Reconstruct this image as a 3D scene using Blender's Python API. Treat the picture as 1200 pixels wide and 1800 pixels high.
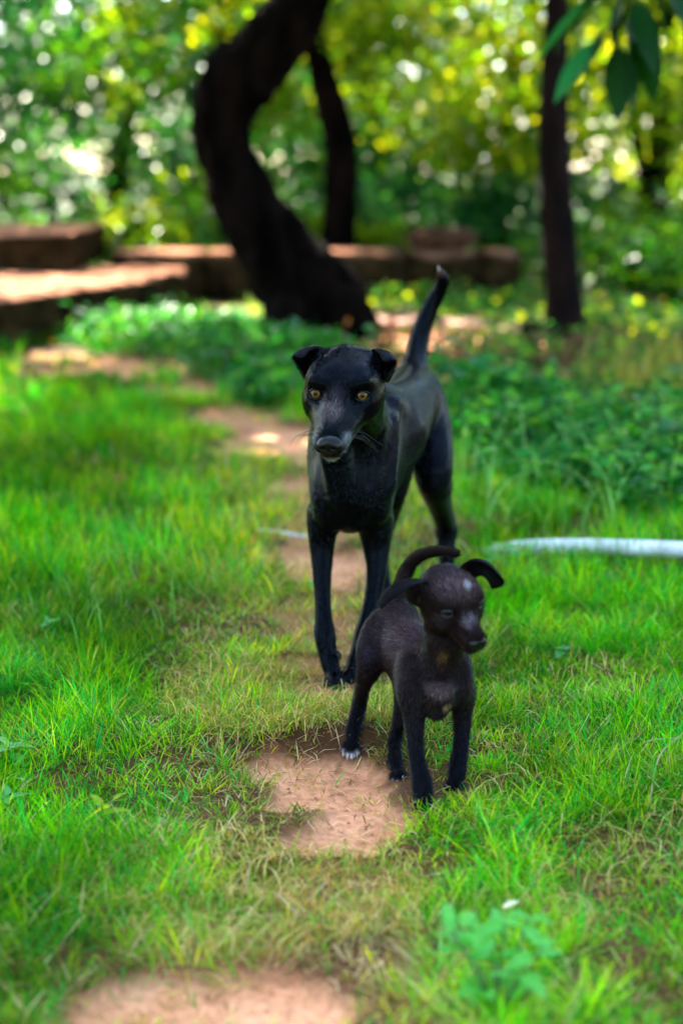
import bpy, math, random
import numpy as np
from mathutils import Vector, Matrix
random.seed(7)
rng = np.random.default_rng(11)
for o in list(bpy.data.objects): bpy.data.objects.remove(o)
scene = bpy.context.scene
C = scene.collection
PI = math.pi

# ------------------------------------------------------------------ camera
CAM_H = 1.0; TILT = math.radians(13.5); FPX = 2500.0
camd = bpy.data.cameras.new('camera'); cam = bpy.data.objects.new('camera', camd); C.objects.link(cam)
cam.location = (0, 0, CAM_H); cam.rotation_euler = (PI/2 - TILT, 0, 0)
camd.sensor_fit = 'VERTICAL'; camd.sensor_height = 36; camd.sensor_width = 24; camd.lens = 50
camd.clip_start = 0.05; camd.clip_end = 900
camd.dof.use_dof = True; camd.dof.focus_distance = 2.48; camd.dof.aperture_fstop = 1.7; camd.dof.aperture_blades = 0
scene.camera = cam
scene.render.engine = 'CYCLES'
# ------------------------------------------------------------------ world, sun, exposure
SUN_DIR = Vector((-0.50, 0.80, 0.98)).normalized()
w = bpy.data.worlds.new('World'); scene.world = w; w.use_nodes = True
nt = w.node_tree; bg = nt.nodes['Background']
sky = nt.nodes.new('ShaderNodeTexSky'); sky.sky_type = 'NISHITA'; sky.sun_disc = False
sky.sun_elevation = math.asin(SUN_DIR.z); sky.sun_rotation = math.atan2(SUN_DIR.x, SUN_DIR.y)
sky.air_density = 1.0; sky.dust_density = 1.5
nt.links.new(sky.outputs[0], bg.inputs[0]); bg.inputs[1].default_value = 0.15
sd = bpy.data.lights.new('sun', 'SUN'); sd.energy = 5.0; sd.angle = math.radians(0.5); sd.color = (1, .93, .80)
so = bpy.data.objects.new('sun', sd); C.objects.link(so)
so.rotation_euler = (-SUN_DIR).to_track_quat('-Z', 'Y').to_euler(); so.location = (-4, 8, 12)
scene.view_settings.view_transform = 'Standard'; scene.view_settings.look = 'None'
scene.view_settings.gamma = 1; scene.view_settings.use_curve_mapping = False
scene.view_settings.exposure = 3.6

# ------------------------------------------------------------------ helpers
ct, st = math.cos(TILT), math.sin(TILT)
def W(px, py, Y):
    """point of the place at distance Y in front of the viewer that is seen at (px, py) of the photograph"""
    x = (px-600)/FPX; y = (900-py)/FPX
    k = Y/(ct + y*st)
    return np.array((x*k, Y, CAM_H + (y*ct - st)*k))
def WR(px, py, Y, r):
    y = (900-py)/FPX
    return W(px, py, Y), r*Y/(ct + y*st)/FPX
def G(px, py, z=0.0):
    x = (px-600)/FPX; y = (900-py)/FPX
    k = (CAM_H - z)/(st - y*ct)
    return np.array((x*k, k*(ct + y*st), z))

def tag(o, label=None, cat=None, group=None, kind=None):
    if label: o['label'] = label
    if cat: o['category'] = cat
    if group: o['group'] = group
    if kind: o['kind'] = kind
    return o
def thing(name, loc, label, cat, group=None):
    o = bpy.data.objects.new(name, None); C.objects.link(o); o.location = loc; o.empty_display_size = .1
    return tag(o, label, cat, group)
def link(name, me, m=None, parent=None, loc=None):
    o = bpy.data.objects.new(name, me); C.objects.link(o)
    if m is not None and len(me.materials) == 0: me.materials.append(m)
    if parent is not None:
        o.parent = parent
        if loc is None: o.location = (0, 0, 0)
    if loc is not None: o.location = loc
    return o
def world_child(name, me, m, parent):
    """mesh with world coordinates put under an unrotated root"""
    o = link(name, me, m, parent); o.location = -Vector(parent.matrix_basis.translation)
    p = parent.parent
    while p is not None:
        o.location = o.location - Vector(p.matrix_basis.translation); p = p.parent
    return o
def mesh_np(name, V, F, smooth=True, col=None):
    """V (n,3); F list of index arrays of shape (m,3) or (m,4)"""
    me = bpy.data.meshes.new(name)
    if not isinstance(F, (list, tuple)): F = [F]
    F = [np.asarray(f, dtype=np.int64) for f in F if len(f)]
    nl = sum(f.size for f in F); npoly = sum(len(f) for f in F)
    me.vertices.add(len(V)); me.loops.add(nl); me.polygons.add(npoly)
    me.vertices.foreach_set('co', np.asarray(V, dtype=np.float32).ravel())
    me.loops.foreach_set('vertex_index', np.concatenate([f.ravel() for f in F]).astype(np.int32))
    cnt = np.concatenate([np.full(len(f), f.shape[1], dtype=np.int32) for f in F])
    start = np.concatenate([[0], np.cumsum(cnt)[:-1]]).astype(np.int32)
    me.polygons.foreach_set('loop_start', start)
    me.polygons.foreach_set('use_smooth', np.full(npoly, smooth))
    me.update(calc_edges=True)
    if col is not None:
        a = me.color_attributes.new('Col', 'FLOAT_COLOR', 'POINT')
        c = np.ones((len(V), 4), dtype=np.float32); c[:, :col.shape[1]] = col
        a.data.foreach_set('color', c.ravel())
    return me
_lat = rng.random((64, 64))
def noise2(x, y, f=1.0, seed=0):
    x = np.asarray(x)*f + seed*17.3 + 1000; y = np.asarray(y)*f + seed*9.7 + 1000
    xi = np.floor(x).astype(int); yi = np.floor(y).astype(int)
    fx = x-xi; fy = y-yi; fx = fx*fx*(3-2*fx); fy = fy*fy*(3-2*fy)
    a = _lat[xi % 64, yi % 64]; b = _lat[(xi+1) % 64, yi % 64]; c = _lat[xi % 64, (yi+1) % 64]; d = _lat[(xi+1) % 64, (yi+1) % 64]
    return (a*(1-fx)+b*fx)*(1-fy) + (c*(1-fx)+d*fx)*fy
def fbm(x, y, f, seed=0, n=3):
    s = 0; a = 1; t = 0
    for i in range(n):
        s = s + a*noise2(x, y, f*2**i, seed+i*3); t += a; a *= .5
    return s/t
def sstep(a, b, x):
    t = np.clip((x-a)/(b-a), 0, 1); return t*t*(3-2*t)

# ------------------------------------------------------------------ materials
def newmat(name):
    m = bpy.data.materials.new(name); m.use_nodes = True
    return m, m.node_tree, m.node_tree.nodes['Principled BSDF'], m.node_tree.nodes['Material Output']
def N(nt, t, **kw):
    n = nt.nodes.new(t)
    for k, v in kw.items(): setattr(n, k, v)
    return n
def attr_col(nt):
    a = N(nt, 'ShaderNodeAttribute'); a.attribute_name = 'Col'; return a.outputs['Color']
def noise_ramp(nt, scale, c1, c2, lo=.35, hi=.65, detail=6, coord='Object', vscale=None):
    tc = N(nt, 'ShaderNodeTexCoord'); no = N(nt, 'ShaderNodeTexNoise'); no.inputs['Scale'].default_value = scale; no.inputs['Detail'].default_value = detail
    if vscale:
        mp = N(nt, 'ShaderNodeMapping'); mp.inputs['Scale'].default_value = vscale
        nt.links.new(tc.outputs[coord], mp.inputs[0]); nt.links.new(mp.outputs[0], no.inputs['Vector'])
    else: nt.links.new(tc.outputs[coord], no.inputs['Vector'])
    r = N(nt, 'ShaderNodeValToRGB'); r.color_ramp.elements[0].position = lo; r.color_ramp.elements[1].position = hi
    r.color_ramp.elements[0].color = (*c1, 1); r.color_ramp.elements[1].color = (*c2, 1)
    nt.links.new(no.outputs['Fac'], r.inputs[0])
    return r.outputs[0], no.outputs['Fac']
def mult(nt, a, b, f=1.0, mode='MULTIPLY'):
    m = N(nt, 'ShaderNodeMix', data_type='RGBA', blend_type=mode); m.inputs[0].default_value = f
    nt.links.new(a, m.inputs[6]); nt.links.new(b, m.inputs[7]); return m.outputs[2]
def bump(nt, bsdf, h, strength=.3, dist=.01):
    b = N(nt, 'ShaderNodeBump'); b.inputs['Strength'].default_value = strength; b.inputs['Distance'].default_value = dist
    nt.links.new(h, b.inputs['Height']); nt.links.new(b.outputs[0], bsdf.inputs['Normal'])
def leafmat(name, col=None, rough=.35, trans=.45, spec=.5):
    m, nt, p, out = newmat(name)
    p.inputs['Roughness'].default_value = rough; p.inputs['Specular IOR Level'].default_value = spec
    tr = N(nt, 'ShaderNodeBsdfTranslucent'); mx = N(nt, 'ShaderNodeMixShader'); mx.inputs[0].default_value = trans
    if col is None: c = attr_col(nt)
    else:
        c, _ = noise_ramp(nt, 30, tuple(v*.75 for v in col), tuple(v*1.2 for v in col))
    nt.links.new(c, p.inputs['Base Color'])
    warm = N(nt, 'ShaderNodeMix', data_type='RGBA', blend_type='MULTIPLY'); warm.inputs[0].default_value = 1
    warm.inputs[7].default_value = (2.6, 1.9, .55, 1); nt.links.new(c, warm.inputs[6]); nt.links.new(warm.outputs[2], tr.inputs['Color'])
    nt.links.new(p.outputs[0], mx.inputs[1]); nt.links.new(tr.outputs[0], mx.inputs[2]); nt.links.new(mx.outputs[0], out.inputs['Surface'])
    return m
def simple(name, c1, c2, scale=8, rough=.8, bstr=.4, bdist=.01, detail=8, vscale=None, spec=.3):
    m, nt, p, out = newmat(name)
    c, f = noise_ramp(nt, scale, c1, c2, detail=detail, vscale=vscale)
    nt.links.new(c, p.inputs['Base Color']); p.inputs['Roughness'].default_value = rough; p.inputs['Specular IOR Level'].default_value = spec
    bump(nt, p, f, bstr, bdist)
    return m
M_grass = leafmat('grass_blade', rough=.6, trans=.32, spec=.02)
M_leaf = leafmat('foliage', rough=.32, trans=.50, spec=.15)
M_bark = simple('dark_bark', (.0005, .0004, .0004), (.0065, .0036, .0028), 9, 1.0, 1.0, .06, vscale=(1, 1, .3), spec=.02)
M_bark2 = simple('brown_bark', (.002, .0012, .001), (.014, .006, .005), 9, .95, 1.0, .03, vscale=(1, 1, .3), spec=.08)
M_stone = simple('laterite_stone', (.10, .050, .036), (.33, .17, .12), 5, .92, .8, .03)
def shade_sided():  # stone with shade painted into its upright faces, top kept lighter
    m, nt, p, out = newmat('shade_sided_stone')
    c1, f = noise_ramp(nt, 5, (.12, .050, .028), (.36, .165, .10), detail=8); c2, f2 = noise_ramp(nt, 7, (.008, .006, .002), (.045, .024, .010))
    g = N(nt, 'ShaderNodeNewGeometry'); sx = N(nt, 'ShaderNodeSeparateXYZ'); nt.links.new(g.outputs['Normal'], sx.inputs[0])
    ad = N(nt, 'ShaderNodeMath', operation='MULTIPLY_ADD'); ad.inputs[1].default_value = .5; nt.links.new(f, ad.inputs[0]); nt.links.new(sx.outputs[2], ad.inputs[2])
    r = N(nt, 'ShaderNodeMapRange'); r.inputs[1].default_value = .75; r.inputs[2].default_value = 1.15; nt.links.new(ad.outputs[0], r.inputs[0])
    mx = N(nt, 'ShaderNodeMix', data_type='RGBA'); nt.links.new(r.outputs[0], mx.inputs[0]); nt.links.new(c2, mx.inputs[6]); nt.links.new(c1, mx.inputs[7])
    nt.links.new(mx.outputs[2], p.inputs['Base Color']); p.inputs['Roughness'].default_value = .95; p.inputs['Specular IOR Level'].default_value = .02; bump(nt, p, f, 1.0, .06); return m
M_side = shade_sided()
M_mossy = simple('mossy_stone', (.010, .009, .004), (.075, .035, .024), 5, .95, .8, .03)
M_rubber = simple('dusty_lit_rubber', (.006, .004, .003), (.14, .060, .035), 6, .95, .3, .01, spec=.03)  # dusty brown, strengthened to stand in for the sunlit top
def earth():
    m, nt, p, out = newmat('pink_earth')
    c, f = noise_ramp(nt, 6, (.48, .180, .078), (.78, .37, .19), .3, .7, 8)
    c2, f2 = noise_ramp(nt, 70, (.62, .55, .5), (1.05, 1.0, 1.0), .3, .6, 4)
    cc = mult(nt, c, c2, .8); cc = mult(nt, cc, attr_col(nt))
    nt.links.new(cc, p.inputs['Base Color']); p.inputs['Roughness'].default_value = .9; p.inputs['Specular IOR Level'].default_value = .2
    ad = N(nt, 'ShaderNodeMath', operation='ADD'); nt.links.new(f, ad.inputs[0])
    mu = N(nt, 'ShaderNodeMath', operation='MULTIPLY'); mu.inputs[1].default_value = .25; nt.links.new(f2, mu.inputs[0]); nt.links.new(mu.outputs[0], ad.inputs[1])
    bump(nt, p, ad.outputs[0], .6, .02)
    return m
M_earth = earth()

# ------------------------------------------------------------------ ground
BLOBS = []      # worn bare patches, world ellipses (x, y, rx, ry, weight)
def blob(px, py, rx, ry, wgt=1.0):
    c = G(px, py); a = G(px+rx, py); b = G(px, py-ry); b2 = G(px, py+ry)
    BLOBS.append((c[0], c[1], a[0]-c[0], (b[1]-b2[1])/2, wgt))
for a in [(340, 1770, 250, 62), (520, 1790, 110, 55), (200, 1800, 110, 50), (560, 1395, 130, 52), (610, 1450, 105, 52), (480, 1365, 62, 30), (560, 1480, 80, 30),
          (525, 1172, 55, 22, .8), (560, 1012, 85, 34), (500, 985, 60, 16, .7), (600, 1060, 60, 25, .6),
          (530, 858, 42, 24), (490, 775, 95, 30), (550, 805, 50, 28), (340, 690, 75, 20), (220, 652, 150, 19), (90, 632, 70, 10, .9), (20, 598, 80, 8, .9),
          (900, 665, 130, 34, .9), (790, 640, 120, 26, .9), (740, 600, 200, 26, .9), (1120, 640, 160, 30, .7), (640, 1000, 40, 40, .5), (560, 1250, 90, 60, .34), (560, 1110, 80, 60, .5), (560, 925, 70, 50, .5), (430, 735, 90, 30, .7), (580, 1570, 140, 60, .34), (420, 1650, 220, 50, .34), (1000, 620, 160, 24, .8)]: blob(*a)
def bare(x, y):
    m = np.zeros_like(x)
    nx = (fbm(x, y, 9, 5, 4)-.5)*1.7
    for cx, cy, rx, ry, wg in BLOBS:
        d = np.sqrt(((x-cx)/rx)**2 + ((y-cy)/ry)**2) + nx*.8 + (noise2(x, y, 30, 3)-.5)*.35
        m = np.maximum(m, wg*(1-sstep(.75, 1.12, d)))
    return m
RIDGE = (G(560, 1325)[1])
def gh(x, y):
    b = bare(x, y)
    h = .022*(1-b) + .030*(fbm(x, y, 2.2, 1)-.5) + .012*(fbm(x, y, 8, 2)-.5)*(1+0*b)
    edge = RIDGE + .03*(noise2(x, y, 8, 4)-.5)
    r = sstep(edge-.015, edge+.02, y)*(1-sstep(edge+.08, edge+.35, y))*np.exp(-((x+.03)/.20)**2)
    h = h + .030*r
    return h - .006
def grid_axis(segs):
    out = [np.arange(a, b, s) for a, b, s in segs]
    return np.concatenate(out + [[segs[-1][1]]])
gx = grid_axis([(-400, -60, 68), (-60, -8, 4), (-8, -2, .25), (-2, 2, .02), (2, 8, .25), (8, 60, 4), (60, 400, 68)])
gy = grid_axis([(-60, -4, 8), (-4, 1, .25), (1, 5, .02), (5, 12, .06), (12, 40, 2), (40, 600, 80)])
X, Y = np.meshgrid(gx, gy, indexing='ij')
Z = gh(X, Y); B = bare(X, Y)
nxg, nyg = X.shape
V = np.stack([X.ravel(), Y.ravel(), Z.ravel()], 1)
idx = np.arange(nxg*nyg).reshape(nxg, nyg)
Q = np.stack([idx[:-1, :-1].ravel(), idx[1:, :-1].ravel(), idx[1:, 1:].ravel(), idx[:-1, 1:].ravel()], 1)
bq = B.ravel()[Q].mean(1)
soil = np.array([.13, .11, .07])  # soil under the grass, darkened to paint in shade between blades
gcol = soil[None]*(1-B.ravel()[:, None]) + np.array([1., 1., 1.])[None]*B.ravel()[:, None]
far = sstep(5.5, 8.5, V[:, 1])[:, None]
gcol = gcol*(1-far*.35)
around = np.maximum(sstep(11.5, 13, V[:, 1]), sstep(1.2, .9, V[:, 1]))[:, None]; around = np.maximum(around, sstep(3.5, 5.5, np.abs(V[:, 0]))[:, None])
gcol = gcol*(1-around)+np.array([.07, .20, .10])*around
path_mask = bq > .35
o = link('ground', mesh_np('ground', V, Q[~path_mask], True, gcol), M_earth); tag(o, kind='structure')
def compact(V, Q, col):
    u, inv = np.unique(Q, return_inverse=True); return V[u], inv.reshape(Q.shape), col[u]
v2, q2, c2 = compact(V, Q[path_mask], gcol)
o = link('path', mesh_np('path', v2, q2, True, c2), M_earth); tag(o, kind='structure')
def H1(x, y): return float(gh(np.array([x]), np.array([y]))[0])

# ------------------------------------------------------------------ grass
PALETTE = np.array([[.030, .25, .001], [.095, .33, .001], [.012, .13, .002], [.20, .34, .003], [.012, .27, .030]])
DRY = np.array([[.46, .36, .13], [.60, .50, .26], [.26, .19, .06], [.34, .34, .07]])
FEET = [(*G(588, 1212)[:2], .10, .25), (*G(618, 1212)[:2], .09, .3), (*G(588, 1250)[:2], .09, .3), (*G(744, 1432)[:2], .05, .45), (*G(799, 1400)[:2], .05, .5), (*G(617, 1325)[:2], .06, .2), (*G(617, 1350)[:2], .06, .2), (*G(700, 1375)[:2], .06, .2), (*G(700, 1395)[:2], .06, .2)]
def blades(n, ylo, yhi, dens_exp, len0, w0, seg, seed, tuft=18, spread=.022, margin=.45):
    r = np.random.default_rng(seed)
    nt_ = n//tuft
    # tuft centres uniform over the trapezoid
    M = nt_*4
    y = r.uniform(ylo, yhi, M); x = r.uniform(-1, 1, M)*(yhi*.26+margin)
    keep = (np.abs(x) < y*.26+margin)
    b = bare(x, y)
    dens = (1-b)**1.3
    dens = dens*(.45+.9*fbm(x, y, 5, 21)) + .5*b*sstep(.60, .72, noise2(x, y, 14, 55))
    dens = np.where(y > 6.2, dens*sstep(9.5, 6.2, y) if False else dens*(1-sstep(6.0, 9.0, y)*.8), dens)
    dens = dens*(1-.75*sstep(5.4, 6.4, y)*sstep(-.1, .3, x))
    keep &= r.random(M) < dens
    x = x[keep][:nt_]; y = y[keep][:nt_]; b = b[keep][:nt_]
    k = len(x)
    cl = r.integers(0, len(PALETTE), k)
    x = np.repeat(x, tuft); y = np.repeat(y, tuft); b = np.repeat(b, tuft); cl = np.repeat(cl, tuft)
    ang = r.uniform(0, 2*PI, len(x)); rad = spread*np.sqrt(r.random(len(x)))
    x = x + rad*np.cos(ang); y = y + rad*np.sin(ang)
    z = gh(x, y)
    # length and colour from patches
    edge = b
    px = 600+x/(y)*FPX*1.0
    lush = fbm(x, y, 1.6, 31)
    pathness = np.exp(-((px-560)/230)**2)*(1-sstep(4.6, 6.2, y))
    pathness = np.maximum(pathness*(.55+.7*noise2(x, y, 6, 9)), b*1.6)
    lower = (1-sstep(1.55, 2.0, y))
    dryp = np.clip(.06 + .66*pathness + .50*lower*noise2(x, y, 5, 12) + .5*(noise2(x, y, 9, 13)-.5), 0.04, .88)
    L = len0*(.35+.7*lush+.7*sstep(.35, .7, noise2(x, y, 7, 61)))*(1-.5*np.clip(pathness, 0, 1))*r.uniform(.45, 1.35, len(x))
    for fx, fy, fr, ff in FEET: L = L*(1-(1-ff)*np.exp(-((x-fx)**2+(y-fy)**2)/fr**2))
    lean = r.uniform(.25, 1.7, len(x))*np.where(y > 3.3, .6, 1)
    isdry = r.random(len(x)) < dryp
    lean = np.where(isdry, r.uniform(.6, 1.8, len(x)), lean)
    dirx = np.cos(ang + r.normal(0, .5, len(x))); diry = np.sin(ang + r.normal(0, .5, len(x)))
    bend = r.uniform(.1, 1.0, len(x))
    tw = r.uniform(-.8, .8, len(x))
    sx = -diry*np.cos(tw)+dirx*np.sin(tw)*.6; sy = dirx*np.cos(tw)+diry*np.sin(tw)*.6
    ts = [0, .45, .8, 1.0] if seg == 3 else [0, .6, 1.0]
    wd = [.8, 1.0, .6, 0] if seg == 3 else [.9, .9, 0]
    wv = w0*r.uniform(.6, 1.3, len(x))*np.where(isdry, .7, 1)
    nrm = 1/np.sqrt(1+lean**2)
    pts = []
    for t, ww in zip(ts, wd):
        hz = L*nrm*lean*(t*(1-bend*.4)+bend*.6*t*t)
        up = L*nrm*(t - .35*bend*t*t*lean)
        cx = x+dirx*hz; cy = y+diry*hz; cz = z-.004+up
        if ww > 0:
            pts.append(np.stack([cx-sx*wv*ww/2, cy-sy*wv*ww/2, cz], 1)); pts.append(np.stack([cx+sx*wv*ww/2, cy+sy*wv*ww/2, cz], 1))
        else: pts.append(np.stack([cx, cy, cz], 1))
    nv = len(pts); Vb = np.stack(pts, 1).reshape(-1, 3)
    base = (np.arange(len(x))*nv)[:, None]
    quads = [base+np.array([0, 1, 3, 2])]
    if seg == 3: quads.append(base+np.array([2, 3, 5, 4]))
    tri = base+np.array([nv-3, nv-2, nv-1])
    pal = PALETTE[cl]; mix = noise2(x, y, 3, 41)[:, None]
    pal = pal*(.55+1.0*mix)*(.7+.7*noise2(x, y, 12, 43)[:, None])*r.uniform(.6, 1.4, (len(x), 1))
    # yellower close to the worn track, bluer green in the deep patches
    pal = pal*np.stack([1+1.4*np.clip(pathness, 0, 1), 1+.25*np.clip(pathness, 0, 1), np.ones(len(x))], 1)
    dr = DRY[r.integers(0, len(DRY), len(x))]*r.uniform(.6, 1.3, (len(x), 1))
    col = np.where(isdry[:, None], dr, pal)
    colv = np.repeat(col, nv, 0)
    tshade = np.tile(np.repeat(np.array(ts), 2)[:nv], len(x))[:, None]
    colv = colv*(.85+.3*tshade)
    return Vb, [np.concatenate(quads), tri], colv
def join(parts):
    Vs = []; Qs = []; Ts = []; Cs = []; off = 0
    for v, (q, t), c in parts:
        Vs.append(v); Qs.append(q+off); Ts.append(t+off); Cs.append(c); off += len(v)
    return np.concatenate(Vs), [np.concatenate(Qs), np.concatenate(Ts)], np.concatenate(Cs)
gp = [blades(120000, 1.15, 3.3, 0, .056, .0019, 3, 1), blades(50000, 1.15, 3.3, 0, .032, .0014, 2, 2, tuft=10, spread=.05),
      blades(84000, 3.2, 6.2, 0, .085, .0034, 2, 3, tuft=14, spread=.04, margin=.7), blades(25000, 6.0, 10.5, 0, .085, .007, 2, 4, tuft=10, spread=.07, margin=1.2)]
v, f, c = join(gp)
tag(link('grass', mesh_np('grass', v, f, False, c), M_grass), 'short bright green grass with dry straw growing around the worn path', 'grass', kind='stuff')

# ------------------------------------------------------------------ sculpting: smooth unions on a grid, skinned by surface nets
class Sculpt:
    def __init__(s, xs, ys, zs):
        s.ax = [xs, ys, zs]; s.d = np.full((len(xs), len(ys), len(zs)), .08, dtype=np.float32)
    def box(s, lo, hi):
        return tuple(slice(max(0, np.searchsorted(a, l)-1), min(len(a), np.searchsorted(a, h)+1)) for a, l, h in zip(s.ax, lo, hi))
    def pts(s, b):
        return s.ax[0][b[0]][:, None, None], s.ax[1][b[1]][None, :, None], s.ax[2][b[2]][None, None, :]
    @staticmethod
    def prim(p, P):
        x, y, z = P
        if p[0] == 'E':      # ellipsoid: centre, radii, rotation (columns = axes)
            _, c, r, R = p
            q = [(x-c[0])*R[0, i] + (y-c[1])*R[1, i] + (z-c[2])*R[2, i] for i in range(3)]
            k0 = np.sqrt((q[0]/r[0])**2+(q[1]/r[1])**2+(q[2]/r[2])**2)
            k1 = np.sqrt((q[0]/r[0]**2)**2+(q[1]/r[1]**2)**2+(q[2]/r[2]**2)**2)+1e-9
            return k0*(k0-1)/k1
        _, a, b, ra, rb, u, sc = p   # tapered limb a..b, scaled by sc along u
        ba = b-a; L = float(ba @ ba)+1e-12
        X, Y, Z = x-a[0], y-a[1], z-a[2]
        t = np.clip((X*ba[0]+Y*ba[1]+Z*ba[2])/L, 0, 1)
        dx, dy, dz = X-t*ba[0], Y-t*ba[1], Z-t*ba[2]
        r = ra+(rb-ra)*t
        if u is None: return np.sqrt(dx*dx+dy*dy+dz*dz)-r
        du = dx*u[0]+dy*u[1]+dz*u[2]
        d2 = dx*dx+dy*dy+dz*dz-du*du+(du/sc)**2
        q = np.sqrt(np.maximum(d2, 1e-12))
        return (q-r)*min(1.0, (1+sc)/2)
    @staticmethod
    def ext(p):
        if p[0] == 'E': r = max(p[2]); return p[1]-r, p[1]+r
        r = max(p[3], p[4])*max(1, p[6]); return np.minimum(p[1], p[2])-r, np.maximum(p[1], p[2])+r
    def add(s, prims, k=.02, ki=.008, sub=False):
        if not isinstance(prims, list): prims = [prims]
        e = [s.ext(p) for p in prims]; m = k+.012
        b = s.box(np.min([a for a, _ in e], 0)-m, np.max([c for _, c in e], 0)+m); P = s.pts(b)
        g = None
        for p in prims:
            d = s.prim(p, P)
            if g is None: g = d + 0*P[0]+0*P[1]+0*P[2]
            else:
                h = np.maximum(ki-np.abs(g-d), 0)/ki; g = np.minimum(g, d)-h*h*ki/4
        D = s.d[b]
        h = np.maximum(k-np.abs((-D if sub else D)-g), 0)/k
        if sub: D[...] = -(np.minimum(-D, g)-h*h*k/4) if False else np.maximum(D, -g)+np.maximum(k-np.abs(D+g), 0)**2/k/4
        else: D[...] = np.minimum(D, g)-h*h*k/4
    def mesh(s, smooth=2):
        d = s.d; ins = d < 0; n = ins.shape
        c = sum(ins[i:n[0]-1+i, j:n[1]-1+j, k:n[2]-1+k].astype(np.int8) for i in (0, 1) for j in (0, 1) for k in (0, 1))
        act = (c > 0) & (c < 8); I, J, K = np.nonzero(act)
        vid = np.full(act.shape, -1, dtype=np.int64); vid[I, J, K] = np.arange(len(I))
        acc = np.zeros((len(I), 3)); cnt = np.zeros(len(I))
        co = [(i, j, k) for i in (0, 1) for j in (0, 1) for k in (0, 1)]
        for a in co:
            for b in co:
                if sum(b)-sum(a) == 1 and all(q >= p for p, q in zip(a, b)):
                    da = d[I+a[0], J+a[1], K+a[2]]; db = d[I+b[0], J+b[1], K+b[2]]
                    mk = (da < 0) != (db < 0); t = np.where(mk, da/np.where(mk, da-db, 1), 0)
                    pa = np.stack([s.ax[0][I+a[0]], s.ax[1][J+a[1]], s.ax[2][K+a[2]]], 1); pb = np.stack([s.ax[0][I+b[0]], s.ax[1][J+b[1]], s.ax[2][K+b[2]]], 1)
                    acc += (pa+(pb-pa)*t[:, None])*mk[:, None]; cnt += mk
        V = acc/cnt[:, None]; F = []
        e = np.argwhere(ins[:-1] != ins[1:]); e = e[(e[:, 1] > 0) & (e[:, 2] > 0) & (e[:, 1] < n[1]-1) & (e[:, 2] < n[2]-1)]
        i, j, k = e.T; q = np.stack([vid[i, j-1, k-1], vid[i, j, k-1], vid[i, j, k], vid[i, j-1, k]], 1); fl = ins[i, j, k]; F += [q[fl], q[~fl][:, ::-1]]
        e = np.argwhere(ins[:, :-1] != ins[:, 1:]); e = e[(e[:, 0] > 0) & (e[:, 2] > 0) & (e[:, 0] < n[0]-1) & (e[:, 2] < n[2]-1)]
        i, j, k = e.T; q = np.stack([vid[i-1, j, k-1], vid[i-1, j, k], vid[i, j, k], vid[i, j, k-1]], 1); fl = ins[i, j, k]; F += [q[fl], q[~fl][:, ::-1]]
        e = np.argwhere(ins[:, :, :-1] != ins[:, :, 1:]); e = e[(e[:, 0] > 0) & (e[:, 1] > 0) & (e[:, 0] < n[0]-1) & (e[:, 1] < n[1]-1)]
        i, j, k = e.T; q = np.stack([vid[i-1, j-1, k], vid[i, j-1, k], vid[i, j, k], vid[i-1, j, k]], 1); fl = ins[i, j, k]; F += [q[fl], q[~fl][:, ::-1]]
        F = np.concatenate(F); F = F[(F >= 0).all(1)]
        for _ in range(smooth):
            acc = np.zeros_like(V); cn = np.zeros(len(V))
            for a, b in ((0, 1), (1, 2), (2, 3), (3, 0)):
                for u, v in ((a, b), (b, a)):
                    for q in range(3): acc[:, q] += np.bincount(F[:, u], V[F[:, v], q], len(V))
                    cn += np.bincount(F[:, u], minlength=len(V))
            V = V*.5+.5*acc/np.maximum(cn, 1)[:, None]
        return V, F
I3 = np.eye(3)
A_ = lambda *v: np.array(v, dtype=float)
def cone(a, b, ra, rb, u=None, sc=1.0):
    if u is not None: u = np.asarray(u, float)/np.linalg.norm(u)
    return ('C', np.asarray(a, float), np.asarray(b, float), ra, rb, u, sc)
def ell(c, r, R=I3): return ('E', np.asarray(c, float), np.asarray(r, float), R)
def chain(js, u=None, sc=1.0):
    if len(js) > 3:      # round the joints off: smooth path and radii
        P = np.array([np.append(p, r_) for p, r_ in js]); k = (len(js)-1)*4+1; q = curve_pts(P, k); js = [(p[:3], max(p[3], .0015)) for p in q]
    return [cone(js[i][0], js[i+1][0], js[i][1], js[i+1][1], u, sc) for i in range(len(js)-1)]
def yaw(a):    # columns: right, forward (from +Y turned by a towards +X), up
    return np.array([[math.cos(a), math.sin(a), 0], [-math.sin(a), math.cos(a), 0], [0, 0, 1.]])
class Frame:
    """rigid frame: local x = picture right side of the face, y = out along the muzzle, z = up"""
    def __init__(s, o, F, roll=0.0):
        F = np.asarray(F, float); F = F/np.linalg.norm(F)
        X = np.cross(A_(0, 0, 1), F) if True else None
        X = X/np.linalg.norm(X)
        Z = np.cross(F, X)
        # X above points to the animal's ... keep +X on the picture's right
        if X[0] < 0: X = -X
        c, s_ = math.cos(roll), math.sin(roll)
        X, Z = X*c+Z*s_, Z*c-X*s_
        s.o = np.asarray(o, float); s.R = np.stack([X, F, Z], 1)
    def p(s, *v): return s.o + s.R @ A_(*v)
    def ell(s, c, r, rx=0.0, rz=0.0):
        a, b = math.cos(rx), math.sin(rx); Rx = np.array([[1, 0, 0], [0, a, -b], [0, b, a]])
        a, b = math.cos(rz), math.sin(rz); Rz = np.array([[a, -b, 0], [b, a, 0], [0, 0, 1]])
        return ell(s.p(*c), r, s.R @ Rz @ Rx)
    def cone(s, a, b, ra, rb, ax=None, sc=1.0):
        return cone(s.p(*a), s.p(*b), ra, rb, None if ax is None else s.R[:, ax], sc)

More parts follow.
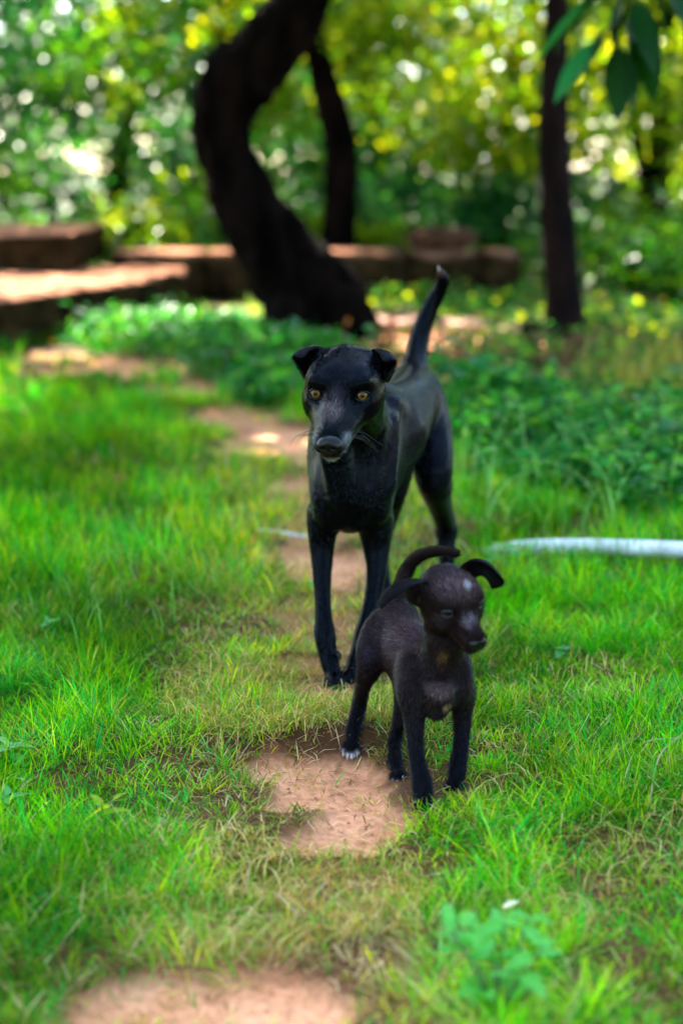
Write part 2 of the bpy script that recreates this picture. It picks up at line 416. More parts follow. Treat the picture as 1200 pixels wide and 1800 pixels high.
def coat(name, rough, spec, sheen, tint):
    m, nt, p, out = newmat(name)
    c = attr_col(nt)
    r, f = noise_ramp(nt, 26, (.70, .70, .70), (1.25, 1.25, 1.25), .3, .7, 5)
    r2, f2 = noise_ramp(nt, 420, (.6, .6, .6), (1.3, 1.3, 1.3), .3, .7, 3, vscale=(1, .5, .28))
    cc = mult(nt, c, r); cc = mult(nt, cc, r2)
    nt.links.new(cc, p.inputs['Base Color']); p.inputs['Roughness'].default_value = rough
    p.inputs['Specular IOR Level'].default_value = spec
    p.inputs['Specular Tint'].default_value = (.62, .78, 1, 1); p.inputs['IOR'].default_value = 1.25
    p.inputs['Sheen Weight'].default_value = sheen; p.inputs['Sheen Roughness'].default_value = .45; p.inputs['Sheen Tint'].default_value = (*tint, 1)
    ad = N(nt, 'ShaderNodeMath', operation='MULTIPLY_ADD'); ad.inputs[1].default_value = .35
    nt.links.new(f2, ad.inputs[0]); nt.links.new(f, ad.inputs[2])
    bump(nt, p, ad.outputs[0], .35, .003)
    return m
M_coatA = coat('black_coat', .24, .16, .0, (.45, .6, 1.0))
M_coatP = coat('puppy_coat', .42, .04, .0, (.75, .65, .9))
def hairmat(name, spec):
    m, nt, p, out = newmat(name)
    nt.links.new(attr_col(nt), p.inputs['Base Color']); p.inputs['Roughness'].default_value = .26; p.inputs['Specular IOR Level'].default_value = spec; p.inputs['IOR'].default_value = 1.3
    p.inputs['Specular Tint'].default_value = (.62, .78, 1, 1); return m
M_hairA = hairmat('black_hair', .36); M_hairP = hairmat('puppy_hair', .18)
def plain(name, col, rough=.5, spec=.5, coatw=0.0):
    m, nt, p, out = newmat(name)
    p.inputs['Base Color'].default_value = (*col, 1); p.inputs['Roughness'].default_value = rough; p.inputs['Specular IOR Level'].default_value = spec
    p.inputs['Coat Weight'].default_value = coatw; p.inputs['Coat Roughness'].default_value = .03
    return m
def nosemat(name, col):
    m, nt, p, out = newmat(name)
    c, f = noise_ramp(nt, 900, tuple(v*.6 for v in col), tuple(v*1.3 for v in col), .35, .65, 2)
    nt.links.new(c, p.inputs['Base Color']); p.inputs['Roughness'].default_value = .28; p.inputs['Specular IOR Level'].default_value = .25; bump(nt, p, f, .35, .0008); return m
M_nose = nosemat('nose_leather', (.0010, .0011, .0016))
M_eyeball = plain('eyeball', (.004, .003, .003), .3, .1, .1)
M_amber = None
def amber():
    m, nt, p, out = newmat('amber_iris')
    tc = N(nt, 'ShaderNodeTexCoord'); g = N(nt, 'ShaderNodeVectorMath', operation='LENGTH')
    mp = N(nt, 'ShaderNodeMapping'); mp.inputs['Scale'].default_value = (1, 0, 1)
    nt.links.new(tc.outputs['Object'], mp.inputs[0]); nt.links.new(mp.outputs[0], g.inputs[0])
    r = N(nt, 'ShaderNodeValToRGB'); e = r.color_ramp.elements
    r.color_ramp.interpolation = 'LINEAR'
    e[0].position = 0; e[0].color = (.002, .0015, .001, 1); e[1].position = 1; e[1].color = (.006, .004, .003, 1)
    for pos, col in ((.28, (.002, .0015, .001, 1)), (.38, (.06, .026, .003, 1)), (.62, (.16, .075, .009, 1)), (.80, (.05, .02, .003, 1)), (.9, (.008, .005, .004, 1))):
        k = e.new(pos); k.color = col
    mu = N(nt, 'ShaderNodeMath', operation='DIVIDE'); mu.inputs[1].default_value = .0098
    nt.links.new(g.outputs['Value'], mu.inputs[0]); nt.links.new(mu.outputs[0], r.inputs[0]); nt.links.new(r.outputs[0], p.inputs['Base Color'])
    p.inputs['Roughness'].default_value = .3; p.inputs['Specular IOR Level'].default_value = .05; p.inputs['Coat Weight'].default_value = .35; p.inputs['Coat Roughness'].default_value = .02
    return m
M_amber = amber()
M_darkeye = plain('dark_puppy_eye', (.001, .001, .003), .08, .3, .25)
M_claw = plain('pale_claw', (.42, .33, .28), .35)
M_clawd = plain('dark_claw', (.014, .011, .010), .5, .15)
M_lid = plain('eyelid_skin', (.003, .003, .004), .35, .15)
M_lidp = plain('puppy_eyelid', (.018, .018, .026), .4, .25)
M_whisk = plain('whisker', (.02, .018, .016), .4)
M_whitehair = plain('pale_hair', (.50, .42, .38), .6)

def uvball(name, r, m, parent, loc, scl=(1, 1, 1), R=None, seg=28, rings=18):
    import bmesh
    bm = bmesh.new(); bmesh.ops.create_uvsphere(bm, u_segments=seg, v_segments=rings, radius=r)
    me = bpy.data.meshes.new(name); bm.to_mesh(me); bm.free()
    for pl in me.polygons: pl.use_smooth = True
    o = link(name, me, m, parent, loc)
    if R is not None and np.linalg.det(R) < 0: R = R*np.array([-1, 1, 1])[None]
    if R is not None: o.rotation_euler = Matrix(R.tolist()).to_euler()
    o.scale = scl
    return o
def tube_mesh(name, pts, rad, n=6, col=None, cap=True):
    """swept round tube through pts with per-point radii"""
    pts = np.asarray(pts, float); rad = np.asarray(rad, float); k = len(pts)
    T = np.gradient(pts, axis=0); T /= np.linalg.norm(T, axis=1)[:, None]+1e-12
    up = A_(0, 0, 1) if abs(T[0][2]) < .9 else A_(1, 0, 0)
    Vv = []
    u = np.cross(T[0], up); u /= np.linalg.norm(u)
    for i in range(k):
        u = u-T[i]*(u@T[i]); u /= np.linalg.norm(u)+1e-12; v_ = np.cross(T[i], u)
        for j in range(n):
            a = 2*PI*j/n; Vv.append(pts[i]+rad[i]*(u*math.cos(a)+v_*math.sin(a)))
    F = [[i*n+j, i*n+(j+1) % n, (i+1)*n+(j+1) % n, (i+1)*n+j] for i in range(k-1) for j in range(n)]
    F3 = []
    if cap:
        Vv.append(pts[0]); Vv.append(pts[-1]); a = len(Vv)-2
        F3 = [[a, (j+1) % n, j] for j in range(n)]+[[a+1, (k-1)*n+j, (k-1)*n+(j+1) % n] for j in range(n)]
    return mesh_np(name, np.array(Vv), [np.array(F), np.array(F3)] if cap else [np.array(F)], True, col)
def curve_pts(P, n=24):
    """Catmull-Rom through P"""
    P = np.asarray(P, float); P = np.vstack([2*P[0]-P[1], P, 2*P[-1]-P[-2]]); out = []
    m = len(P)-3
    for t in np.linspace(0, m-1e-6, n):
        i = int(t); f = t-i; a, b, c, d = P[i:i+4]
        out.append(.5*((2*b)+(-a+c)*f+(2*a-5*b+4*c-d)*f*f+(-a+3*b-3*c+d)*f**3))
    return np.array(out)
def bez_patch(ctrl, n=14):
    """ctrl 4x4x3 -> smooth sheet"""
    t = np.linspace(0, 1, n); Bz = np.stack([(1-t)**3, 3*t*(1-t)**2, 3*t*t*(1-t), t**3], 1)
    G_ = np.asarray(ctrl, float); S = np.einsum('ai,bj,ijk->abk', Bz, Bz, G_)
    return S
def sheet_mesh(name, S, thick, col):
    """sheet of points (n,m,3) given real thickness"""
    n, m, _ = S.shape
    du = np.gradient(S, axis=0); dv = np.gradient(S, axis=1); Nn = np.cross(du, dv); Nn /= np.linalg.norm(Nn, axis=2)[..., None]+1e-9
    uu = np.linspace(0, 1, n)[:, None]; vv = np.linspace(0, 1, m)[None]
    th = thick*(.35+.65*np.minimum(1, 4*np.minimum(vv, 1-vv)))*(.35+.65*np.minimum(1, 4*(1-uu)))
    A = S+Nn*th[..., None]/2; Bk = S-Nn*th[..., None]/2
    V = np.concatenate([A.reshape(-1, 3), Bk.reshape(-1, 3)]); id_ = np.arange(n*m).reshape(n, m); off = n*m
    q = np.stack([id_[:-1, :-1].ravel(), id_[1:, :-1].ravel(), id_[1:, 1:].ravel(), id_[:-1, 1:].ravel()], 1)
    F = [q, q[:, ::-1]+off]
    for e in (id_[0, :], id_[-1, ::-1], id_[::-1, 0], id_[:, -1]):
        a = e[:-1]; b = e[1:]; F.append(np.stack([a, b, b+off, a+off], 1))
    F = np.concatenate(F)
    c = np.tile(np.asarray(col, float), (len(V), 1))
    return V, F, c

def paw(S, c, d, s, lift=0.0, toes=True, k=.010):
    """c centre of the paw on the ground plane level, d heading (unit, xy), s size"""
    d = np.asarray(d, float); d /= np.linalg.norm(d); sd_ = np.cross(d, A_(0, 0, 1)); sd_ /= np.linalg.norm(sd_)
    c = np.asarray(c, float)
    pr = [ell(c+d*s*.05+A_(0, 0, s*.52), (s*.62, s*.85, s*.55), np.stack([sd_, d, np.cross(sd_, d)], 1))]
    S.add(pr, k=.012)
    tips = []
    for q, (o, f_, r) in enumerate(((-.60, .50, .30), (-.22, .82, .33), (.22, .82, .33), (.60, .50, .30))):
        a = c+sd_*o*s*.9+d*s*(f_-.45)+A_(0, 0, s*.55); b = c+sd_*o*s*1.05+d*s*f_+A_(0, 0, s*.34)
        S.add([cone(a, b, s*r*.95, s*r*1.02)], k=.0035)
        tips.append((b+d*s*r*.8+A_(0, 0, -s*.02), d+sd_*o*.25+A_(0, 0, -.55)))
    return tips
def claws(tips, L, r, parent, m, only=None):
    me = None
    for p, d in tips:
        d = d/np.linalg.norm(d)
        pts = [p-d*L*.4, p+d*L*.2, p+d*L*.65+A_(0, 0, -L*.08), p+d*L+A_(0, 0, -L*.25)]
        world_child('claw', tube_mesh('claw', pts, [r, r*.9, r*.6, r*.12], 8), m, parent)

def fur(name, V, F, col, parent, m, n, L, wd, flow, seed, mask=None, lift=.22):
    """short hairs lying on the skin, each a thin blade rooted in it"""
    r = np.random.default_rng(seed)
    tri = np.concatenate([F[:, [0, 1, 2]], F[:, [0, 2, 3]]]); a, b, c = V[tri[:, 0]], V[tri[:, 1]], V[tri[:, 2]]
    nn = np.cross(b-a, c-a); ar = np.linalg.norm(nn, axis=1); nn /= ar[:, None]+1e-12
    pr = ar/ar.sum(); k = r.choice(len(tri), n, p=pr)
    u, v = r.random(n), r.random(n); s = u+v > 1; u[s] = 1-u[s]; v[s] = 1-v[s]
    P = a[k]+(b[k]-a[k])*u[:, None]+(c[k]-a[k])*v[:, None]; nr = nn[k]; cc = col[tri[k, 0]]
    if mask is not None:
        kk = mask(P); P = P[kk]; nr = nr[kk]; cc = cc[kk]
    n = len(P)
    d = flow(P)+r.normal(0, .16, (n, 3)); d -= nr*np.sum(d*nr, 1)[:, None]; d /= np.linalg.norm(d, axis=1)[:, None]+1e-9
    side = np.cross(d, nr)
    lf = lift*r.uniform(.4, 1.6, (n, 1)); LL = L*r.uniform(.6, 1.3, (n, 1)); WW = wd*r.uniform(.7, 1.3, (n, 1))
    root = P-nr*.0006
    tipp = root+(d+nr*lf)*LL
    mid = root+(d*.5+nr*lf*.75)*LL
    Vh = np.stack([root-side*WW/2, root+side*WW/2, mid+side*WW*.4, mid-side*WW*.4, tipp], 1).reshape(-1, 3)
    bs = (np.arange(n)*5)[:, None]
    cc = cc*np.exp(r.normal(.25, .55, (n, 1)))
    me = mesh_np(name, Vh, [bs+np.array([0, 1, 2, 3]), bs+np.array([3, 2, 4])], False, np.repeat(cc, 5, 0))
    o = world_child(name, me, m, parent); o['kind'] = 'stuff'
    return o
def blend(V, col, c, r, new, amt=1.0, soft=.5):
    """ellipsoidal patch of another colour: coat markings and painted face highlights"""
    r = np.asarray(r, float); d = np.sqrt((((V-c)/r)**2).sum(1)); w_ = amt*(1-sstep(1-soft, 1.0, d))[:, None]
    n_ = (noise2(V[:, 0]+V[:, 1]*.7, V[:, 2]+V[:, 1]*.4, 160, 3)*.8+.6)[:, None]
    return col*(1-w_)+np.asarray(new)*w_*n_

# ================================================================== the big dog
def build_adult():
    xs = np.arange(-.17, .33, .0024); ys = grid_axis([(2.22, 2.62, .0024), (2.62, 3.62, .0038)])
    zs = grid_axis([(-.03, .13, .0028), (.13, .47, .0032), (.47, .78, .0024), (.78, .95, .005)])
    S = Sculpt(xs, ys, zs)
    J = lambda px, py, Y, r: WR(px, py, Y, r)
    Rb = yaw(math.radians(13))
    # torso
    S.add(ell(W(640, 800, 2.93), (.083, .20, .128), Rb), k=.03)                     # rib cage
    S.add(ell(W(617, 838, 2.74), (.074, .085, .100), yaw(.1)), k=.04)               # forechest
    S.add(ell(W(617, 880, 2.77), (.048, .075, .060), yaw(.1)), k=.03)               # brisket
    S.add(chain([(A_(.105, 3.02, .455), .080), (A_(.150, 3.17, .485), .062), (A_(.163, 3.27, .490), .068)]), k=.05)   # loin and croup
    S.add(chain([(W(655, 700, 2.86), .040), (A_(.10, 3.0, .525), .030), (A_(.155, 3.2, .520), .026), (A_(.165, 3.30, .515), .026)]), k=.05)  # back line
    S.add([ell(W(672, 772, 2.79), (.030, .055, .100), yaw(.15)), ell(W(566, 795, 2.79), (.028, .055, .095), yaw(0))], k=.03)   # shoulder blades
    S.add([ell(W(664, 868, 2.745), (.031, .048, .062), yaw(.1)), ell(W(573, 870, 2.725), (.030, .048, .062), yaw(.1))], k=.022)   # upper arms
    # neck
    S.add(chain([(W(632, 790, 2.80), .072), (W(625, 730, 2.68), .060), (W(615, 690, 2.56), .052)]), k=.035)
    S.add(cone(W(690, 712, 2.79), W(672, 790, 2.76), .018, .016), k=.03)
    S.add(chain([(W(588, 800, 2.64), .030), (W(598, 868, 2.66), .020)]), k=.03)
    # front leg nearest the left of the picture (stepping)
    LA = [J(568, 905, 2.76, 30), J(566, 950, 2.77, 21), J(566, 1000, 2.75, 15.5), J(567, 1050, 2.73, 12.5), J(569, 1095, 2.71, 14), J(571, 1118, 2.70, 16.5), J(576, 1150, 2.69, 14), J(583, 1178, 2.675, 14)]
    S.add(chain(LA), k=.018)
    S.add(cone(W(556, 955, 2.79), W(566, 1090, 2.735), .008, .005), k=.012)
    LB = [J(658, 905, 2.79, 34), J(661, 950, 2.80, 24), J(662, 1000, 2.78, 16.5), J(655, 1050, 2.76, 13.5), J(647, 1090, 2.74, 14), J(641, 1116, 2.73, 16.5), J(631, 1150, 2.71, 14), J(624, 1172, 2.70, 14)]
    S.add(chain(LB), k=.018)
    S.add(cone(W(678, 950, 2.83), W(664, 1070, 2.775), .009, .005), k=.012)
    fA = W(588, 1199, 2.655); fB = W(618, 1196, 2.685)
    tips = paw(S, A_(fA[0], fA[1], .008), (.12, -1, 0), .026)
    tipsB = paw(S, A_(fB[0], fB[1], .012), (-.22, -1, 0), .026)
    tw = [A_(W(606, 1172, 2.68)[0], 2.69, .045)]
    # hind legs
    LH = [J(752, 722, 3.27, 36), J(758, 790, 3.19, 39), J(762, 840, 3.15, 33), J(772, 884, 3.26, 22), J(783, 922, 3.38, 18.5), J(784, 935, 3.385, 18), J(785, 985, 3.36, 13.5), J(787, 1035, 3.33, 14)]
    S.add(chain(LH[:6], A_(1, 0, 0), .92), k=.03); S.add(chain(LH[5:]), k=.012)
    S.add(cone(W(770, 750, 3.25), W(776, 860, 3.17), .018, .010), k=.03)
    S.add(cone(W(785, 930, 3.41), W(778, 860, 3.30), .006, .008), k=.015)    # tendon above the hock
    LR = [J(700, 760, 3.22, 34), J(694, 840, 3.05, 27), J(680, 905, 3.12, 19), J(668, 962, 3.24, 15), J(672, 1010, 3.21, 12), J(681, 1060, 3.17, 12)]
    S.add(chain(LR), k=.025)
    h1 = W(788, 1048, 3.30); paw(S, A_(h1[0], h1[1], .012), (0, -1, 0), .025)
    h2 = W(681, 1078, 3.14); paw(S, A_(h2[0], h2[1], .012), (0, -1, 0), .024)
    # tail
    T = curve_pts([W(722, 665, 3.30), W(731, 628, 3.36), W(738, 590, 3.40), W(754, 545, 3.42), W(771, 512, 3.42), W(778, 492, 3.41), W(773, 478, 3.40)], 16)
    tr = np.interp(np.linspace(0, 1, 16), [0, .2, .5, .8, .93, 1], [.029, .0225, .0165, .0118, .0080, .0025])
    S.add(chain([(p, r_) for p, r_ in zip(T, tr)]), k=.012)
    # head
    pitch = math.radians(15); yw = math.radians(11)
    Fd = A_(-math.sin(yw)*math.cos(pitch), -math.cos(yw)*math.cos(pitch), -math.sin(pitch))
    f = Frame(W(606, 672, 2.50), Fd, roll=math.radians(-1))
    S.add(f.ell((0, -.012, -.002), (.0665, .078, .062)), k=.03)
    S.add([f.ell((-.030, .030, .012), (.030, .036, .034)), f.ell((.030, .030, .012), (.030, .036, .034))], k=.022)
    S.add([f.ell((-.040, .016, -.028), (.026, .046, .028), rz=.15), f.ell((.040, .016, -.028), (.026, .046, .028), rz=-.15)], k=.028)
    S.add([f.cone((-.036, .030, -.030), (-.017, .105, -.040), .026, .018), f.cone((.036, .030, -.030), (.017, .105, -.040), .026, .018)], k=.020)
    S.add([f.cone((-.046, -.022, .032), (-.068, -.030, .036), .020, .012), f.cone((.046, -.022, .032), (.068, -.030, .036), .020, .012)], k=.014)
    S.add(f.cone((0, .050, -.022), (0, .142, -.050), .034, .0215, 0, 1.12), k=.020)
    S.add(f.cone((0, .045, .006), (0, .145, -.030), .021, .0140, 0, 1.2), k=.014)
    S.add([f.cone((-.016, .085, -.046), (-.0130, .150, -.050), .0185, .0160), f.cone((.016, .085, -.046), (.0130, .150, -.050), .0185, .0160)], k=.010)
    S.add(f.cone((0, .020, -.062), (0, .138, -.072), .024, .0145, 0, 1.12), k=.010)
    # zygomatic arch, brow ridges, frontal furrow, eye sockets
    S.add([f.cone((-.048, .048, -.012), (-.058, .000, -.014), .008, .009), f.cone((.048, .048, -.012), (.058, .000, -.014), .008, .009)], k=.016)
    for s_ in (-1, 1):
        S.add(f.ell((s_*.041, .072, .001), (.015, .015, .0125), rz=-s_*.5), k=.010, sub=True)
        S.add(f.cone((s_*.026, .063, .0235), (s_*.045, .053, .0250), .0050, .0055), k=.018)     # brow
        S.add(f.cone((s_*.028, .082, -.016), (s_*.050, .058, -.012), .0050, .005), k=.010)      # lower rim
    S.add(f.cone((-.030, .152, -.0655), (0, .166, -.0690), .0026, .0022), k=.004, sub=True)      # mouth line
    S.add(f.cone((.030, .152, -.0655), (0, .166, -.0690), .0026, .0022), k=.004, sub=True)
    S.add(f.cone((.030, .152, -.0655), (.035, .085, -.063), .0026, .0024), k=.004, sub=True)
    S.add(f.cone((-.030, .152, -.0655), (-.035, .085, -.063), .0026, .0024), k=.004, sub=True)
    # grooves between shoulder, neck and chest, and down the forearms
    for g0, g1, gr in ((W(664, 735, 2.67), W(652, 850, 2.665), .005), (W(588, 820, 2.62), W(592, 890, 2.64), .004), (W(700, 800, 2.80), W(690, 890, 2.80), .005), (W(744, 760, 3.10), W(740, 830, 3.08), .007)):
        S.add(cone(g0, g1, gr, gr*.7), k=.022, sub=True)
    S.add([cone(W(690, 740, 2.74), W(684, 850, 2.72), .010, .012)], k=.022)
    V, F = S.mesh(4)
    nz = (fbm(V[:, 0]*1.3+V[:, 1]*.5, V[:, 2], 22, 6)-.5)[:, None]; cz = V-np.array([[.06, 2.9, .42]]); V = V+nz*.0035*cz/np.linalg.norm(cz, axis=1)[:, None]
    # coat colours
    col = np.tile(A_(.0010, .0010, .0016), (len(V), 1))
    col = blend(V, col, A_(.13, 3.1, .50), (.16, .45, .12), (.0065, .0032, .0026), .9, .8)
    col = blend(V, col, W(690, 760, 2.8), (.05, .2, .09), (.010, .0065, .008), .8, .8)
    col = blend(V, col, f.p(0, .115, -.005), (.026, .05, .026), (.060, .042, .041), .85, .8)
    col = blend(V, col, f.p(0, .080, .010), (.020, .045, .020), (.020, .012, .012), .6, .8)
    for s_ in (-1, 1):
        col = blend(V, col, f.p(s_*.026, .138, -.050), (.024, .034, .022), (.13, .13, .14), .85, .8)
        col = blend(V, col, f.p(s_*.032, .100, -.050), (.016, .028, .016), (.03, .027, .028), .7, .8)
    col = blend(V, col, f.p(0, .148, -.084), (.034, .030, .013), (.17, .175, .16), .85, .7)
    for s_ in (-1, 1): col = blend(V, col, f.p(s_*.027, .148, -.066), (.014, .024, .012), (.26, .27, .25), .85, .8)
    col = blend(V, col, T[-1], (.02, .02, .022), (.12, .05, .03), .5, .8)
    root = thing('dog', (.02, 2.7, 0), 'big slender black dog with amber eyes and greying muzzle, tail up, walking behind the puppy', 'dog')
    body = world_child('body', mesh_np('body', V, F, True, col), M_coatA, root)
    # flow of the coat
    hx = f.o; Fw = f.R[:, 1]
    def flow(P):
        d = np.tile(A_(.2, .9, -.45), (len(P), 1))
        leg = (P[:, 2] < .34); d[leg] = A_(0, .25, -1)
        hd = (np.linalg.norm(P-hx, axis=1) < .19) & (P[:, 1] < 2.62)
        d[hd] = -Fw+A_(0, 0, .1)
        nk = (P[:, 1] < 2.78) & ~hd & ~leg; d[nk] = A_(.25, .35, -1)
        tl = (P[:, 2] > .575) & (P[:, 1] > 3.2); d[tl] = A_(.25, .05, 1)
        return d
    eyes = [f.p(-.0385, .0520, .0005), f.p(.0385, .0520, .0005)]
    nosec = f.p(0, .162, -.046)
    def mk(P):
        k_ = np.ones(len(P), bool)
        for e_ in eyes: k_ &= np.linalg.norm(P-e_, axis=1) > .0175
        k_ &= np.linalg.norm(P-nosec, axis=1) > .021
        return k_
    fur('short_fur', V, F, col, root, M_hairA, 112000, .0075, 0.00064, flow, 5, mk, lift=.30)
    # eyes
    camp = A_(0, 0, CAM_H)
    for e_, s_ in zip(eyes, (-1, 1)):
        g_ = camp-e_; g_ /= np.linalg.norm(g_); g_ = g_*.85+(f.R[:, 0]*s_*.25+f.R[:, 1]*.35); fr = Frame(e_, g_)
        ball = uvball('eye', .0142, M_eyeball, root, Vector(e_-np.array(root.location)), R=fr.R)
        ir = iris_cap(.01465, .0098, M_amber, ball)
        for nm, th0, th1, lift_, off in (('upper_eyelid', .20, PI-.20, .0076, 0), ('lower_eyelid', -.25, -PI+.25, -.0098, 0)):
            ths = np.linspace(th0, th1, 11); pts = []
            for t in ths:
                xx = .0128*math.cos(t)*1.02; zz = lift_*abs(math.sin(t))
                yy = math.sqrt(max(.0152**2-xx*xx-zz*zz, 1e-6)); pts.append(fr.p(xx, yy, zz))
            world_child(nm, tube_mesh(nm, pts, [.0010]+[.0020]*9+[.0010], 8), M_lid, root)
    # nose
    n_ = nose_mesh(f, (.002, .158, -.044), .98, tall=1.08)
    world_child('nose', n_, M_nose, root)
    # ears
    for s_ in (-1, 1):
        ctrl = np.array([[(.038, -.030, .052), (.052, -.040, .048), (.064, -.040, .026), (.066, -.020, -.002)],
                         [(.050, -.022, .066), (.074, -.045, .058), (.086, -.042, .022), (.074, -.024, -.012)],
                         [(.060, .002, .072), (.092, -.018, .066), (.098, -.020, .028), (.082, -.004, -.010)],
                         [(.070, .014, .050), (.112, .006, .060), (.098, .000, .040), (.070, .010, .008)]], float)
        ec = np.array([.060, -.026, .028]); ctrl = ec+(ctrl-ec)*.86
        ctrl[..., 0] *= s_
        Sg = bez_patch(ctrl, 20); Sg = np.einsum('ij,abj->abi', f.R, Sg)+f.o
        if s_ < 0: Sg = Sg[:, ::-1]
        Ve, Fe, ce = sheet_mesh('ear', Sg, .0065, (.0045, .0032, .0034))
        me = mesh_np('ear', Ve, Fe, True, ce); world_child('ear', me, M_coatA, root)
        fur('ear_fur', Ve, Fe, ce, root, M_hairA, 3500, .0075, .0005, lambda P: np.tile(f.R[:, 0]*s_*.8+f.R[:, 2]*-.3, (len(P), 1)), 9)
    # whiskers
    r = np.random.default_rng(3)
    for s_ in (-1, 1):
        for i in range(5):
            b = f.p(s_*(.030), .125-.012*i, -.045-.004*(i % 3)); L = .035+.02*r.random()
            m_ = f.p(s_*(.030+L*.6), .130-.012*i+.01, -.048-.004*i+.004); e_ = f.p(s_*(.030+L), .120-.012*i, -.060-.012*i*r.random()-.012)
            world_child('whisker', tube_mesh('whisker', curve_pts([b, m_, e_], 7), np.linspace(.00045, .00012, 7), 4), M_whisk, root)
    claws(tips, .011, .0032, root, M_clawd); claws(tipsB, .011, .0032, root, M_clawd)
    world_child('dewclaw', tube_mesh('dewclaw', [W(592, 1148, 2.68), W(597, 1153, 2.67), W(598, 1160, 2.665)], [.006, .005, .001], 8), M_clawd, root)
    world_child('tail_tip_hair', tube_mesh('tail_tip_hair', [T[-1]+A_(0, 0, -.006), T[-1]+A_(-.003, 0, .008), T[-1]+A_(-.006, 0, .016)], [.003, .0014, .0003], 6), M_whitehair, root)
    return root
def iris_cap(R, r, m, parent):
    vs = []; n = 24; k = 7
    for i in range(k):
        rr = r*i/(k-1)
        for j in range(n):
            a = 2*PI*j/n; vs.append((rr*math.cos(a), math.sqrt(R*R-rr*rr)+.0006*(1-(rr/r)**2), rr*math.sin(a)))
    F = np.array([[i*n+j, (i+1)*n+j, (i+1)*n+(j+1) % n, i*n+(j+1) % n] for i in range(k-1) for j in range(n)])
    o = link('iris', mesh_np('iris', np.array(vs), F), m, parent); return o
def nose_mesh(f, c, s, res=.0012, tall=1.0):
    c = A_(*c); o = f.p(*c)
    S = Sculpt(np.arange(o[0]-.035*s, o[0]+.035*s, res), np.arange(o[1]-.035*s, o[1]+.035*s, res), np.arange(o[2]-.035*s, o[2]+.035*s, res))
    q = lambda x, y, z: tuple(c+A_(x, y, z)*s)
    S.add(f.ell(q(0, 0, .002), (.0195*s, .0125*s, .0125*s*tall)), k=.006*s)
    S.add(f.ell(q(0, .001, -.007), (.0130*s, .011*s, .011*s)), k=.008*s)
    for t in (-1, 1):
        S.add(f.ell(q(t*.0125, .003, -.003), (.0095*s, .0098*s, .0095*s)), k=.006*s)
        S.add(f.ell(q(t*.0085, .0135, -.004), (.0040*s, .0060*s, .0030*s)), k=.002*s, sub=True)
        S.add(f.cone(q(t*.011, .010, -.0055), q(t*.0205, .004, -.006), .0016*s, .0012*s), k=.002*s, sub=True)
    S.add(f.cone(q(0, .014, .0), q(0, .012, -.018), .0010*s, .0010*s), k=.002*s, sub=True)
    V, F = S.mesh(1)
    return mesh_np('nose', V, F)

